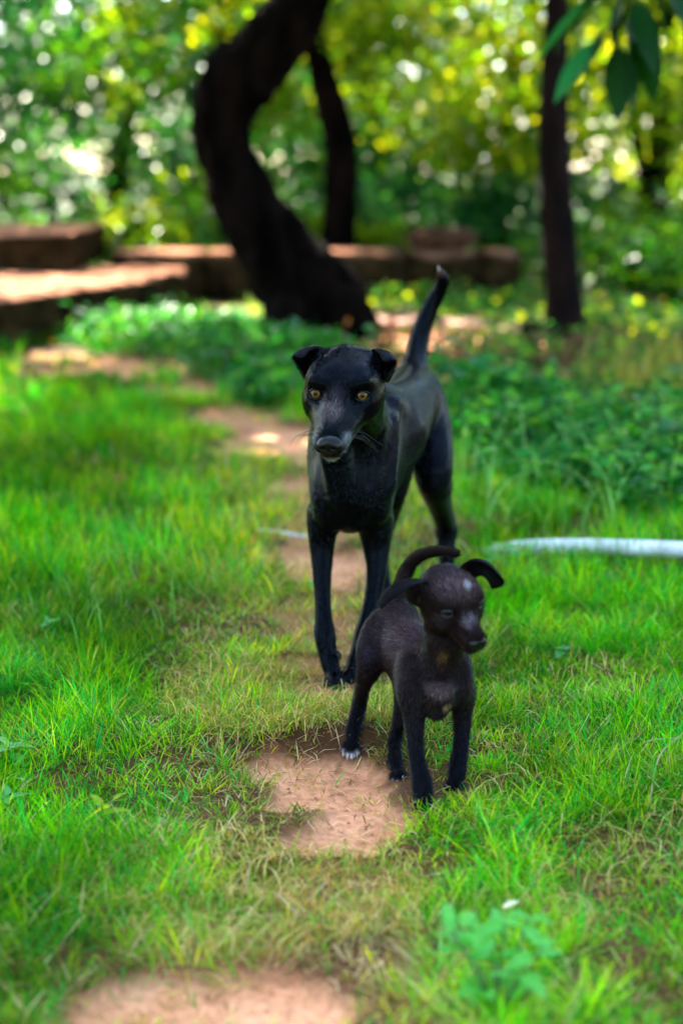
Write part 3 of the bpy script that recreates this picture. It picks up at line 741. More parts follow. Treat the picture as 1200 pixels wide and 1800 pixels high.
# ================================================================== the puppy
def build_puppy():
    xs = np.arange(-.02, .26, .0020); ys = grid_axis([(1.92, 2.24, .0020), (2.24, 2.56, .0036)])
    zs = np.arange(-.02, .45, .0020)
    S = Sculpt(xs, ys, zs)
    J = lambda px, py, Y, r: WR(px, py, Y, r)
    # torso, neck
    S.add(ell(W(757, 1195, 2.215), (.0500, .062, .056), yaw(-.35)), k=.02)       # chest
    S.add(ell(W(722, 1152, 2.30), (.0450, .080, .056), yaw(-.35)), k=.03)        # ribs and belly
    S.add(ell(W(700, 1105, 2.385), (.040, .055, .050), yaw(-.35)), k=.03)        # croup
    S.add(chain([(W(775, 1160, 2.20), .036), (W(785, 1110, 2.16), .034), (W(787, 1075, 2.14), .032)]), k=.025)   # neck
    S.add([ell(W(718, 1195, 2.20), (.022, .035, .046), yaw(-.2)), ell(W(810, 1190, 2.20), (.018, .033, .044), yaw(-.1))], k=.02)
    S.add(chain([(W(772, 1215, 2.150), .022), (W(768, 1245, 2.16), .018)]), k=.02)  # breastbone
    # front legs
    L1 = [J(722, 1210, 2.175, 24), J(727, 1255, 2.17, 16), J(729, 1290, 2.16, 12.2), J(731, 1325, 2.145, 10.6), J(738, 1358, 2.13, 11.6), J(742, 1380, 2.125, 14), J(743, 1403, 2.115, 12)]
    L2 = [J(812, 1210, 2.21, 22), J(812, 1255, 2.215, 14), J(811, 1290, 2.21, 10.8), J(808, 1320, 2.20, 10), J(804, 1345, 2.195, 12), J(801, 1368, 2.185, 11)]
    S.add(chain(L1), k=.012); S.add(chain(L2), k=.012)
    p1 = W(744, 1426, 2.10); p2 = W(799, 1388, 2.17)
    t1 = paw(S, A_(p1[0], p1[1], .002), (.1, -1, 0), .0195, k=.006); t2 = paw(S, A_(p2[0], p2[1], .004), (0, -1, 0), .0195, k=.006)
    # hind leg reaching out on the left, hind leg under the belly
    L3 = [J(672, 1105, 2.40, 30), J(655, 1140, 2.33, 25), J(649, 1175, 2.31, 17.5), J(638, 1205, 2.34, 11.5), J(632, 1235, 2.375, 10.5), J(626, 1262, 2.36, 9.5), J(619, 1290, 2.335, 11.5)]
    S.add(chain(L3), k=.016)
    L4 = [J(718, 1175, 2.35, 26), J(714, 1222, 2.29, 19), J(703, 1262, 2.29, 10.5), J(695, 1295, 2.31, 9), J(694, 1325, 2.275, 9), J(695, 1345, 2.25, 11)]
    S.add(chain(L4), k=.014)
    p3 = W(617, 1312, 2.315); t3 = paw(S, A_(p3[0], p3[1], p3[2]-.006), (-.12, -1, -.45), .0180, k=.006)
    p4 = W(700, 1363, 2.225); t4 = paw(S, A_(p4[0], p4[1], .002), (.10, -1, 0), .0180, k=.006)
    # tail
    T = curve_pts([W(697, 1060, 2.42), W(705, 1030, 2.44), W(713, 1004, 2.45), W(730, 982, 2.44), W(755, 971, 2.42), W(783, 969, 2.40), W(804, 975, 2.385)], 18)
    tr = np.interp(np.linspace(0, 1, 18), [0, .25, .6, .9, 1], [.0120, .0088, .0062, .0038, .0015])
    S.add(chain([(p, r_) for p, r_ in zip(T, tr)]), k=.010)
    # head
    f = Frame(W(790, 1052, 2.135), A_(.44, -.80, -.36), roll=math.radians(7))
    S.add(f.ell((0, -.004, .003), (.0475, .053, .046)), k=.02)
    S.add([f.ell((-.019, .022, .012), (.021, .024, .024)), f.ell((.019, .022, .012), (.021, .024, .024))], k=.014)
    S.add([f.ell((-.023, .014, -.016), (.019, .029, .020), rz=.15), f.ell((.023, .014, -.016), (.019, .029, .020), rz=-.15)], k=.018)
    S.add(f.cone((0, .030, -.008), (0, .080, -.022), .0225, .0135, 0, 1.10), k=.014)
    S.add(f.cone((0, .032, .008), (0, .084, -.011), .0125, .0090, 0, 1.2), k=.008)
    S.add([f.cone((-.010, .050, -.026), (-.0085, .082, -.026), .0120, .0110), f.cone((.010, .050, -.026), (.0085, .082, -.026), .0120, .0110)], k=.007)
    S.add(f.cone((0, .010, -.034), (0, .076, -.038), .0150, .0095, 0, 1.2), k=.008)
    for s_ in (-1, 1):
        S.add(f.ell((s_*.0262, .0420, .0105), (.0092, .0095, .0078), rz=-s_*.5), k=.006, sub=True)
        S.add(f.cone((s_*.015, .0400, .0210), (s_*.031, .0330, .0215), .0046, .0044), k=.007)
        S.add(f.cone((s_*.017, .0460, .0010), (s_*.032, .0350, .0020), .0034, .0034), k=.006)
        S.add(f.cone((s_*.018, .078, -.0345), (0, .0905, -.0360), .0014, .0012), k=.002, sub=True)
        S.add(f.cone((s_*.018, .078, -.0345), (s_*.023, .045, -.034), .0014, .0013), k=.002, sub=True)
    S.add(f.ell((-.050, -.014, .014), (.019, .015, .021)), k=.008)
    S.add(f.ell((-.056, .000, .015), (.010, .011, .013)), k=.004, sub=True)
    V, F = S.mesh(2)
    col = np.tile(A_(.0095, .0050, .0046), (len(V), 1))
    col = blend(V, col, W(715, 1130, 2.30), (.07, .13, .06), (.040, .021, .020), .9, .8)
    col = blend(V, col, f.p(0, .015, .030), (.05, .05, .035), (.062, .036, .036), .9, .8)  # brown head top, muzzle and cheeks, lightened to paint in highlights
    col = blend(V, col, f.p(0, .060, .0), (.016, .035, .016), (.085, .062, .074), .85, .8)
    col = blend(V, col, f.p(.012, .026, .036), (.010, .012, .013), (.28, .25, .27), .85, .8)
    for s_ in (-1, 1): col = blend(V, col, f.p(s_*.028, .030, -.006), (.020, .026, .024), (.040, .028, .034), .7, .9)
    col = blend(V, col, W(778, 1165, 2.13), (.016, .04, .030), (.09, .045, .018), .75, .8)
    col = blend(V, col, W(775, 1215, 2.13), (.035, .04, .020), (.060, .034, .035), .9, .8)
    col = blend(V, col, W(785, 1243, 2.14), (.010, .03, .010), (.22, .13, .06), .8, .8)
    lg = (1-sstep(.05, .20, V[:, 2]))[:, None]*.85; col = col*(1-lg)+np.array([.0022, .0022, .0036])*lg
    col = blend(V, col, W(652, 1150, 2.30), (.016, .03, .018), (.022, .017, .024), .8, .9)
    for p_, _ in t3: col = blend(V, col, p_, (.008, .010, .008), (.36, .30, .32), .9, .8)
    for p_, _ in t4: col = blend(V, col, p_, (.006, .008, .006), (.20, .14, .12), .8, .8)
    root = thing('puppy', (.08, 2.15, 0), 'small dark brown puppy with a pale forehead spot, stepping ahead of the big dog', 'puppy')
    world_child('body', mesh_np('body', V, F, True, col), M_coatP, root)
    hx = f.o; Fw = f.R[:, 1]
    def flow(P):
        d = np.tile(A_(-.35, .8, -.4), (len(P), 1)); leg = P[:, 2] < .14; d[leg] = A_(0, .2, -1)
        hd = (np.linalg.norm(P-hx, axis=1) < .11) & (P[:, 2] > .29); d[hd] = -Fw+A_(0, 0, .1)
        nk = (P[:, 1] < 2.2) & ~hd & ~leg; d[nk] = A_(-.1, .1, -1)
        tl = (P[:, 2] > .265) & (P[:, 1] > 2.36); d[tl] = A_(.6, -.1, .5)
        return d
    eyes = [f.p(-.0262, .0348, .0112), f.p(.0262, .0348, .0112)]; nosec = f.p(0, .087, -.019)
    def mk(P):
        k_ = np.ones(len(P), bool)
        for e_ in eyes: k_ &= np.linalg.norm(P-e_, axis=1) > .0115
        return k_ & (np.linalg.norm(P-nosec, axis=1) > .0125)
    fur('short_fur', V, F, col, root, M_hairP, 85000, .0072, 0.00062, flow, 6, mk, lift=.38)
    tm = (np.array([.0]),)
    for e_, s_ in zip(eyes, (-1, 1)):
        g_ = f.R[:, 1]*.8+f.R[:, 0]*s_*.55; fr = Frame(e_, g_)
        uvball('eye', .0104, M_darkeye, root, Vector(e_-np.array(root.location)), R=fr.R)
        for nm, th0, th1, lift_ in (('upper_eyelid', .2, PI-.2, .0060), ('lower_eyelid', -.2, -PI+.2, -.0064)):
            pts = []
            for t in np.linspace(th0, th1, 11):
                xx = .0086*math.cos(t); zz = lift_*abs(math.sin(t)); yy = math.sqrt(max(.0110**2-xx*xx-zz*zz, 1e-6)); pts.append(fr.p(xx, yy, zz))
            world_child(nm, tube_mesh(nm, pts, [.0008]+[.0016]*9+[.0008], 8), M_lidp, root)
    world_child('nose', nose_mesh(f, (0, .0868, -.0190), .68, .0009), M_nose, root)
    # ears: left one flung out sideways and drooping, right one raised with a folded tip
    Lc = [[(-.038, -.008, .036), (-.040, -.022, .034), (-.044, -.030, .020), (-.044, -.024, .004)],
          [(-.058, .004, .054), (-.062, -.022, .056), (-.066, -.036, .040), (-.058, -.030, .014)],
          [(-.092, .004, .054), (-.094, -.014, .057), (-.096, -.032, .050), (-.088, -.036, .038)],
          [(-.124, .002, .018), (-.124, -.006, .020), (-.122, -.014, .020), (-.120, -.018, .018)]]
    Rc = [[(.020, -.016, .040), (.032, -.024, .036), (.040, -.022, .022), (.040, -.012, .010)],
          [(.030, -.012, .062), (.048, -.026, .060), (.056, -.022, .044), (.052, -.008, .026)],
          [(.046, -.002, .072), (.066, -.010, .070), (.072, -.010, .056), (.058, .000, .040)],
          [(.080, .016, .030), (.094, .012, .016), (.094, .010, .000), (.070, .010, .006)]]
    for ctrl, s_ in ((Lc, -1), (Rc, 1)):
        Sg = bez_patch(ctrl, 18); Sg = np.einsum('ij,abj->abi', f.R, Sg)+f.o
        if s_ < 0: Sg = Sg[:, ::-1]
        Ve, Fe, ce = sheet_mesh('ear', Sg, .0042, (.0045, .0032, .0036))
        world_child('ear', mesh_np('ear', Ve, Fe, True, ce), M_coatP, root)
        fur('ear_fur', Ve, Fe, ce, root, M_hairP, 2200, .006, .0004, lambda P: np.tile(f.R[:, 0]*s_+f.R[:, 2]*-.3, (len(P), 1)), 10)
    claws(t3, .0075, .0026, root, M_claw); claws(t4, .0070, .0024, root, M_claw); claws(t1, .006, .0024, root, M_clawd); claws(t2, .006, .0024, root, M_clawd)
    return root
dogA = build_adult()
dogP = build_puppy()
# ------------------------------------------------------------------ leaves, trees
def leaf_cloud(C_, R_, n, size, pal, seed, flat=.5, droop=.2, shell=.55):
    """n leaves (folded lozenges) spread through ellipsoidal clumps C_ (k,3) with radii R_ (k,3)"""
    r = np.random.default_rng(seed); C_ = np.asarray(C_, float); R_ = np.asarray(R_, float)
    vol = R_.prod(1)**.75; k = r.choice(len(C_), n, p=vol/vol.sum())
    # twig clusters inside every clump
    tw = max(1, n//9); tk = r.choice(len(C_), tw, p=vol/vol.sum())
    u = r.normal(size=(tw, 3)); u /= np.linalg.norm(u, axis=1)[:, None]; rad = r.random(tw)**(1/3)*(1-shell)+shell*r.random(tw)**.2
    tc = C_[tk]+u*rad[:, None]*R_[tk]
    i = r.integers(0, tw, n); P = tc[i]+r.normal(0, size*.9, (n, 3))
    d = r.normal(size=(n, 3))*A_(1, 1, .5); d[:, 2] -= droop; d /= np.linalg.norm(d, axis=1)[:, None]
    up = r.normal(size=(n, 3))*flat+A_(0, 0, 1); s_ = np.cross(d, up); s_ /= np.linalg.norm(s_, axis=1)[:, None]+1e-9; nn = np.cross(s_, d)
    L = size*r.uniform(.6, 1.3, (n, 1)); w_ = L*r.uniform(.40, .62, (n, 1)); fold = r.uniform(-.1, .22, (n, 1))*L
    a = P; b = P+d*L*.45+s_*w_*.5+nn*fold; t = P+d*L-nn*L*.08; c = P+d*L*.45-s_*w_*.5+nn*fold
    V = np.stack([a, b, t, c], 1).reshape(-1, 3); bs = (np.arange(n)*4)[:, None]
    pal = np.asarray(pal, float); pc = pal[(tk[i]*7+r.integers(0, 2, n)+(i % 3)) % len(pal)]*r.uniform(.7, 1.35, (n, 1))
    return V, [bs+np.array([0, 1, 2]), bs+np.array([0, 2, 3])], np.repeat(pc, 4, 0)
PG = [(.011, .070, .004), (.024, .11, .004), (.050, .16, .004), (.006, .055, .012)]
PY = [(.07, .18, .004), (.12, .22, .004), (.035, .12, .005), (.17, .23, .005)]  # yellow greens, also standing in for sunlit leaf masses
PT = [(.004, .055, .022), (.008, .075, .016), (.020, .10, .018), (.003, .040, .016)]
def trunk(root, js, m, seed, name='trunk', res=.03, rough=.12):
    r = np.random.default_rng(seed); P = np.array([j[0] for j in js]); R = np.array([j[1] for j in js])
    n = len(js)*5; pts = curve_pts(P, n); rad = np.interp(np.linspace(0, len(js)-1, n), np.arange(len(js)), R)
    me = tube_mesh(name, pts, rad, 18)
    V = np.empty(len(me.vertices)*3, np.float32); me.vertices.foreach_get('co', V); V = V.reshape(-1, 3)
    a = np.arange(len(V)); ci = np.minimum(a//18, n-1); cen = pts[ci]; dv = V-cen
    f = 1+rough*((noise2(a % 18*1.0, ci*.55, .45, seed)-.5)*2+(noise2(a % 18*1.0, ci*.9, 1.3, seed+5)-.5))
    V = cen+dv*f[:, None]; me.vertices.foreach_set('co', V.astype(np.float32).ravel()); me.update()
    return world_child(name, me, m, root)
def clumps(c, r, k, seed, cr=.45):
    g = np.random.default_rng(seed); u = g.normal(size=(k, 3)); u /= np.linalg.norm(u, axis=1)[:, None]
    c = np.asarray(c, float); r = np.asarray(r, float)
    C_ = c+u*r*(g.random((k, 1))**.4); R_ = r.mean()*cr*g.uniform(.6, 1.3, (k, 1))*A_(1.1, 1.1, .75)
    return C_, R_
def tree(label, base, js, m, crown, pal, seed, n, leaf, name='tree', group=None, limbs=4, kc=16, cr=.4, cat='tree', upper=None):
    root = thing(name, tuple(base), label, cat, group)
    trunk(root, js, m, seed)
    g = np.random.default_rng(seed+50); top, tr = js[-1]; top = np.asarray(top)
    C_, R_ = clumps(crown[0], crown[1], kc, seed, cr)
    for q in range(limbs):
        t = C_[q % len(C_)]; s0 = np.asarray(js[-2 if q % 2 else -1][0]); mid = (s0+t)/2+g.normal(0, .15, 3)+A_(0, 0, .15)
        world_child('limb', tube_mesh('limb', curve_pts([s0, mid, t], 9), np.linspace(tr*.55, tr*.12, 9), 8), m, root)
    v, f, c = leaf_cloud(C_, R_, n, leaf, pal, seed)
    if upper is not None:  # unseen upper crown, added to keep sun off the leaves below
        C2, R2 = clumps(upper[0], upper[1], 14, seed+9, .42); v2_, f2_, c2_ = leaf_cloud(C2, R2, upper[2], leaf*1.5, pal, seed+3)
        f = [f[0], f[1], f2_[0]+len(v), f2_[1]+len(v)]; v = np.concatenate([v, v2_]); c = np.concatenate([c, c2_])
        world_child('limb', tube_mesh('limb', curve_pts([js[-1][0], np.asarray(js[-1][0])*.5+np.asarray(upper[0])*.5+.08, upper[0]], 8), np.linspace(tr, tr*.3, 8), 8), m, root)
    o = world_child('crown', mesh_np('crown', v, f, False, c), M_leaf, root); o['kind'] = 'stuff'
    return root
# the big leaning tree
JT = [WR(575, 612, 8.5, 100), WR(566, 583, 8.55, 88), WR(546, 525, 8.58, 84), WR(498, 467, 8.6, 71), WR(463, 408, 8.6, 61), WR(430, 350, 8.6, 55), WR(407, 300, 8.6, 49),
      WR(391, 245, 8.6, 48), WR(388, 196, 8.6, 58), WR(416, 146, 8.6, 63), WR(452, 108, 8.6, 58), WR(492, 62, 8.6, 54), WR(530, 0, 8.6, 53), WR(556, -90, 8.6, 48), WR(560, -200, 8.5, 44)]
root = thing('leaning_tree', tuple(G(575, 605)), 'thick dark tree trunk leaning left, then bending right, behind the big dog', 'tree')
trunk(root, JT, M_bark, 4, rough=.20)
world_child('root', tube_mesh('root', curve_pts([W(530, 490, 8.5), W(590, 535, 8.45), W(612, 570, 8.4), W(620, 615, 8.3)], 10), [.10, .13, .145, .15, .155, .155, .155, .15, .155, .17], 14), M_bark, root)
world_child('root', tube_mesh('root', curve_pts([W(520, 520, 8.4), W(490, 570, 8.2), W(470, 610, 8.1)], 8), [.14, .12, .12, .11, .1, .09, .08, .08], 12), M_bark, root)
top = W(560, -200, 8.5)
SHC = []  # unseen crown clumps, placed to shade the foreground and stop sun flecks
for q, (tx, ty, tz) in enumerate([(-2.6, 7.0, 3.9), (-1.6, 8.6, 4.6), (-.6, 7.4, 4.6), (-3.4, 8.2, 4.4), (.8, 7.9, 4.2), (-2.0, 5.8, 3.8), (-.9, 6.2, 4.0), (.5, 6.4, 4.0), (-3.4, 6.4, 4.0), (1.8, 7.2, 4.0), (-4.2, 7.4, 4.4), (-1.3, 7.4, 5.2), (-2.8, 9.2, 5.0), (-.2, 5.0, 3.8), (-1.8, 4.6, 3.7), (.2, 8.8, 5.0), (-3.9, 10.9, 4.9), (-2.7, 10.6, 4.9), (-1.5, 10.9, 4.9), (-.3, 10.6, 4.7), (.9, 11.0, 5.0), (-.6, 12.3, 5.3), (1.9, 10.2, 4.6), (-1.9, 5.2, 3.9), (-2.3, 6.2, 4.3), (-1.4, 5.5, 4.3), (-1.2, 4.2, 3.9), (-2.2, 4.0, 3.9), (-2.4, 5.2, 4.3)]):
    t = A_(tx, ty, tz); SHC.append(t)
    world_child('limb', tube_mesh('limb', curve_pts([top, (top+t)/2+A_(0, 0, .3), t], 9), np.linspace(.12, .025, 9), 8), M_bark, root)
v, f, c = leaf_cloud(SHC, [(1.15, 1.1, .55)]*len(SHC), 56000, .15, PG, 77)
o = world_child('crown', mesh_np('crown', v, f, False, c), M_leaf, root); o['kind'] = 'stuff'
# trunks one can tell apart
tree('slim dark tree trunk standing behind the low wall just right of the leaning tree', W(597, 440, 11.9)*A_(1, 1, 0), [WR(596, 520, 11.9, 36), WR(595, 430, 11.9, 31), WR(598, 330, 11.9, 29), WR(597, 250, 11.9, 28), WR(580, 180, 11.9, 26), WR(562, 120, 11.9, 24), WR(545, 40, 11.9, 20), WR(530, -60, 11.9, 15)], M_bark, (W(620, 20, 12.3), A_(1.5, 1.3, .9)), PY, 21, 5200, .10)
tree('straight reddish brown tree trunk on the right, rising from the weeds to the top edge', G(992, 595), [WR(996, 615, 8.6, 44), WR(992, 570, 8.6, 35), WR(985, 480, 8.65, 31), WR(975, 350, 8.7, 29), WR(973, 200, 8.7, 27), WR(978, 60, 8.7, 22), WR(980, -60, 8.7, 20), WR(990, -260, 8.7, 16)], M_bark2, (A_(2.2, 9.2, 3.9), A_(1.6, 1.4, .8)), PG, 22, 5000, .11)
tree('thin dark trunk far back at the right edge, half hidden in yellow leaves', W(1135, 440, 14)*A_(1, 1, 0), [WR(1137, 470, 14, 12), WR(1133, 330, 14, 11), WR(1118, 240, 14, 10), WR(1108, 150, 14, 9), WR(1100, 40, 14, 8)], M_bark, (W(1120, 60, 14.3), A_(1.3, 1.0, 1.1)), PY, 23, 4000, .10)
# the trees that close the view
BG = [(-5.6, 15.5, PT, 'pale glinting'), (-3.9, 13.6, PG, 0), (-2.5, 15.8, PT, 0), (-1.1, 13.9, PG+PY[:2], 0), (.35, 16.0, PT, 0), (1.5, 14.3, PY, 0), (2.9, 13.6, PY, 0), (4.3, 15.2, PY, 0), (5.8, 14.0, PG, 0), (-7.3, 14.2, PT, 0)]
BL = ['dusky green bushy tree at the left edge of the background', 'bushy tree with sunlit leaves behind the left stone blocks', 'blue green tree between the left blocks and the leaning trunk',
      'bushy green tree directly behind the bend of the leaning trunk', 'dark teal tree behind the slim trunk and the tyre', 'yellow green tree in the gap left of the straight right trunk',
      'bright yellow green tree just right of the straight right trunk', 'yellow leaved tree at the right edge of the background', 'tree at the far right, behind the yellow leaved one', 'tree beyond the left edge of the view']
for i, (x, y, pal, _) in enumerate(BG):
    g = np.random.default_rng(100+i); b = A_(x, y, 0); h = 2.0+g.random()*.5
    js = [(b, .13), (b+A_(.05, 0, .8), .11), (b+A_(g.normal(0, .1), 0, 1.7), .09), (b+A_(g.normal(0, .2), .1, 2.8), .06)]
    tree(BL[i], b, js, M_bark, (b+A_(0, -.1, 1.75), A_(1.35, .9, 1.45)), pal, 200+i, 5200, .115, group='trees closing the background', kc=15, cr=.42, upper=(b+A_(0, .2, 4.3), A_(1.5, 1.3, 1.1), 1900 if x < 0 else 1100))
# low bushes in front of them
BS = [(.33, 12.15, .36, PY, 'small bush coloured yellow green as if sunlit, directly behind the wall left of the tyre'), (-3.6, 12.6, .55, PY, 'low yellow green bush in sun above the left end of the wall'), (-1.7, 12.7, .5, PY, 'low sunlit bush just left of the leaning trunk'), (-.55, 12.9, .6, PY, 'sunlit yellow bush between the leaning trunk and the slim trunk'),
      (1.25, 12.9, .7, PT, 'dark teal bush behind the tyre'), (2.35, 10.2, .5, PG, 'leafy bush left of the foot of the straight trunk'), (3.2, 11.2, .8, PG, 'green bush in the right background beside the straight trunk'), (4.2, 11.4, .8, PT, 'dark bush at the right edge of the background'), (.2, 13.2, .75, PT, 'blue green bush behind the slim trunk')]
for i, (x, y, s_, pal, lb) in enumerate(BS):
    g = np.random.default_rng(300+i); b = A_(x, y, 0); root = thing('bush', (x, y, 0), lb, 'bush', 'bushes behind the wall')
    C_, R_ = clumps(b+A_(0, 0, s_*.75), (s_*.9, s_*.6, s_*.65), 9, 310+i, .5)
    world_child('stem', tube_mesh('stem', [b, b+A_(.02, 0, s_*.5), b+A_(0, .03, s_)], [.03, .025, .012], 8), M_bark, root)
    v, f, c = leaf_cloud(C_, R_, 1700, .085, pal, 320+i); o = world_child('foliage', mesh_np('foliage', v, f, False, c), M_leaf, root); o['kind'] = 'stuff'
# far wood
CW = [(x, 21+2*math.sin(x*3)+z*.4, z) for x in np.arange(-13, 13.1, 1.4) for z in (.8, 2.3, 3.9, 5.6)]
v, f, c = leaf_cloud(CW, [(1.5, 1.0, 1.15)]*len(CW), 60000, .28, PT+PG, 400)
tag(link('far_wood', mesh_np('far_wood', v, f, False, c), M_leaf), 'dense dark wood closing the view far behind the trees', 'wood', kind='stuff')

UG = [(x, y, .15) for x in np.arange(-9, 9.1, 1.3) for y in (12.6, 14.2, 16, 18.2)]
v, f, c = leaf_cloud(UG, [(1.0, 1.2, .32)]*len(UG), 24000, .13, PG+PT+PY[:1], 401)
tag(link('undergrowth', mesh_np('undergrowth', v, f, False, c), M_leaf), 'low leafy undergrowth covering the ground behind the low wall', 'undergrowth', kind='stuff')
SW = []  # unseen ring of trees and side canopy, added to darken frontal light
for a_ in np.arange(0, 360, 7.0):
    if 55 < a_ < 125: continue
    R0 = 13+2*math.sin(a_*.11)
    for z in (1.2, 3.4, 5.4, 7.2): SW.append((R0*math.cos(math.radians(a_)), 4+R0*math.sin(math.radians(a_)), z))
for x_, y_ in [(-4.5, 1), (4.5, -1), (4.6, 2), (-4.2, 3.5), (-5, -2.5), (5, -4), (5, 4.5), (-5.5, 1)]: SW.append((x_, y_, 5.6))
v, f, c = leaf_cloud(SW, [(1.5, 1.5, 1.4)]*len(SW), 56000, .30, PG+PT, 402)
tag(link('added_shade_wood', mesh_np('added_shade_wood', v, f, False, c), M_leaf), 'unseen trees added round the clearing beyond the frame to darken the frontal light', 'wood', kind='stuff')

# ------------------------------------------------------------------ stone blocks, walls, tyre
def rough_block(name, poly, z0, z1, m, parent=None, seed=1, amp=.02, step=.12, label=None, cat=None, group=None):
    """prism over a convex quad (4 xy points), worn and uneven"""
    import bmesh
    P = [np.array(p, float) for p in poly]; L1 = max(np.linalg.norm(P[1]-P[0]), np.linalg.norm(P[2]-P[3])); L2 = max(np.linalg.norm(P[3]-P[0]), np.linalg.norm(P[2]-P[1]))
    n1 = max(2, int(L1/step)); n2 = max(2, int(L2/step)); n3 = max(2, int((z1-z0)/(step*.6)))
    bm = bmesh.new(); bmesh.ops.create_cube(bm, size=2.0)
    bmesh.ops.subdivide_edges(bm, edges=[e for e in bm.edges], cuts=max(n1, n2, n3, 3) if max(n1, n2, n3) < 14 else 14, use_grid_fill=True)
    co = np.array([v.co for v in bm.verts])
    bev = .06/max(z1-z0, .1)
    a, b, c = (co[:, 0]+1)/2, (co[:, 1]+1)/2, (co[:, 2]+1)/2
    xy = (P[0][None]*((1-a)*(1-b))[:, None]+P[1][None]*(a*(1-b))[:, None]+P[2][None]*(a*b)[:, None]+P[3][None]*((1-a)*b)[:, None])
    z = z0+(z1-z0)*c
    V = np.stack([xy[:, 0], xy[:, 1], z], 1); cen = V.mean(0)
    nz = (fbm(V[:, 0]+V[:, 2]*1.7, V[:, 1]-V[:, 2]*1.3, 3.0, seed)-.5)*2
    on = np.abs(co).max(1) > .99; ed = (np.abs(co) > .99).sum(1)
    out = (V-cen)/np.linalg.norm(V-cen, axis=1)[:, None]
    V = V+out*(nz*amp)[:, None]*on[:, None]-out*((ed >= 2)*amp*.9*(1+nz))[:, None]
    for v_, p in zip(bm.verts, V): v_.co = Vector(p)
    for f_ in bm.faces: f_.smooth = True
    bmesh.ops.recalc_face_normals(bm, faces=bm.faces)
    me = bpy.data.meshes.new(name); bm.to_mesh(me); bm.free()
    if parent is not None: return world_child(name, me, m, parent)
    o = link(name, me, m)
    if label: tag(o, label, cat, group)
    return o
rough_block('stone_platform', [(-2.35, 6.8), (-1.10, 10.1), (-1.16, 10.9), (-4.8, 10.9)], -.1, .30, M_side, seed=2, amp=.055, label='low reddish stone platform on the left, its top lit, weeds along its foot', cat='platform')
rough_block('stone_block', [(-4.4, 9.5), (-1.90, 10.1), (-1.95, 12.2), (-4.6, 12.4)], .285, .575, M_side, seed=3, amp=.06, label='big stone block, its sides coloured dark for shade, lying on the platform at the left edge', cat='stone block')
wr = thing('low_wall', (0, 11.3, 0), 'long low stone wall running behind the leaning tree, carrying the tyre', 'wall')
xw = -1.78; k = 0
gq = random.Random(5)
while xw < 1.3:
    L = gq.uniform(.55, .85); x1 = min(xw+L, 1.38)
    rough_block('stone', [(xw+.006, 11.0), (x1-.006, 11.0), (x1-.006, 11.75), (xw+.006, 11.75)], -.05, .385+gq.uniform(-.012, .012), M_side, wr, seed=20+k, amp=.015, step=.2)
    xw = x1; k += 1
# tyre
def torus_profile(name, prof, n, m, parent, wobble=0):
    V = []; k = len(prof)
    for i in range(n):
        a = 2*PI*i/n
        for r_, z in prof: V.append((r_*math.cos(a), r_*math.sin(a), z))
    F = np.array([[i*k+j, ((i+1) % n)*k+j, ((i+1) % n)*k+(j+1) % k, i*k+(j+1) % k] for i in range(n) for j in range(k)])
    return link(name, mesh_np(name, np.array(V), F), m, parent)
tp = W(775, 440, 11.35); ty = thing('tyre', (tp[0], 11.35, .395), 'old dark tyre in dusty brown strengthened for its lit top, lying flat on the low wall', 'tyre')
torus_profile('tread', [(.245, .03), (.262, .045), (.268, .09), (.262, .135), (.245, .155), (.235, .13), (.235, .05)], 40, M_rubber, ty)
torus_profile('sidewall', [(.246, .150), (.22, .172), (.18, .170), (.155, .150), (.150, .135), (.20, .140), (.234, .136)], 40, M_rubber, ty)
torus_profile('sidewall', [(.246, .034), (.22, .010), (.18, .012), (.155, .03), (.150, .045), (.20, .044), (.234, .048)], 40, M_rubber, ty)
for j in range(24):
    a = 2*PI*j/24; b_ = link('tread_block', mesh_np('tread_block', np.array([(x, y, z) for x in (-.012, .012) for y in (-.026, .026) for z in (-.04, .04)]), np.array([[0, 1, 3, 2], [4, 6, 7, 5], [0, 4, 5, 1], [2, 3, 7, 6], [0, 2, 6, 4], [1, 5, 7, 3]]), False) if j == 0 else bt, M_rubber, ty, (.268*math.cos(a), .268*math.sin(a), .09))
    bt = b_.data; b_.rotation_euler = (0, 0, a)
# kerb of small red stones in the sun
kr = thing('stone_kerb', (W(780, 590, 9.2)[0], 9.2, 0), 'row of low sunlit red stones lying on the bare earth behind the dog', 'kerb')
for i, (a, b, y0, y1) in enumerate([(650, 742, 560, 590), (785, 862, 558, 594), (866, 922, 572, 606)]):
    p0 = G(a, y1); p1 = G(b, y1); rough_block('stone', [(p0[0], p0[1]), (p1[0]-.01, p1[1]+.02), (p1[0]-.01, p1[1]+.42), (p0[0], p0[1]+.40)], -.03, .085, M_stone, kr, seed=60+i, amp=.012, step=.08)
p = G(400, 606); rough_block('rock', [(p[0]-.20, p[1]-.05), (p[0]+.20, p[1]-.02), (p[0]+.17, p[1]+.3), (p[0]-.17, p[1]+.26)], -.05, .155, M_bark2, seed=71, amp=.035, step=.07, label='dark rounded rock at the left foot of the leaning tree', cat='rock')
p = G(930, 612); rough_block('stump', [(p[0]-.07, p[1]-.05), (p[0]+.06, p[1]-.05), (p[0]+.05, p[1]+.06), (p[0]-.05, p[1]+.07)], -.03, .15, M_bark2, seed=72, amp=.015, step=.04, label='small dark stump left of the foot of the straight right trunk', cat='stump')
M_blue = plain('blue_plastic', (.02, .06, .30), .4)
p = W(406, 528, 9.6); S_ = bez_patch([[(-.10+.06*i, .03*j+.02*((i+j) % 2), .02*((i*j) % 3)+.012*j) for j in range(4)] for i in range(4)], 8)
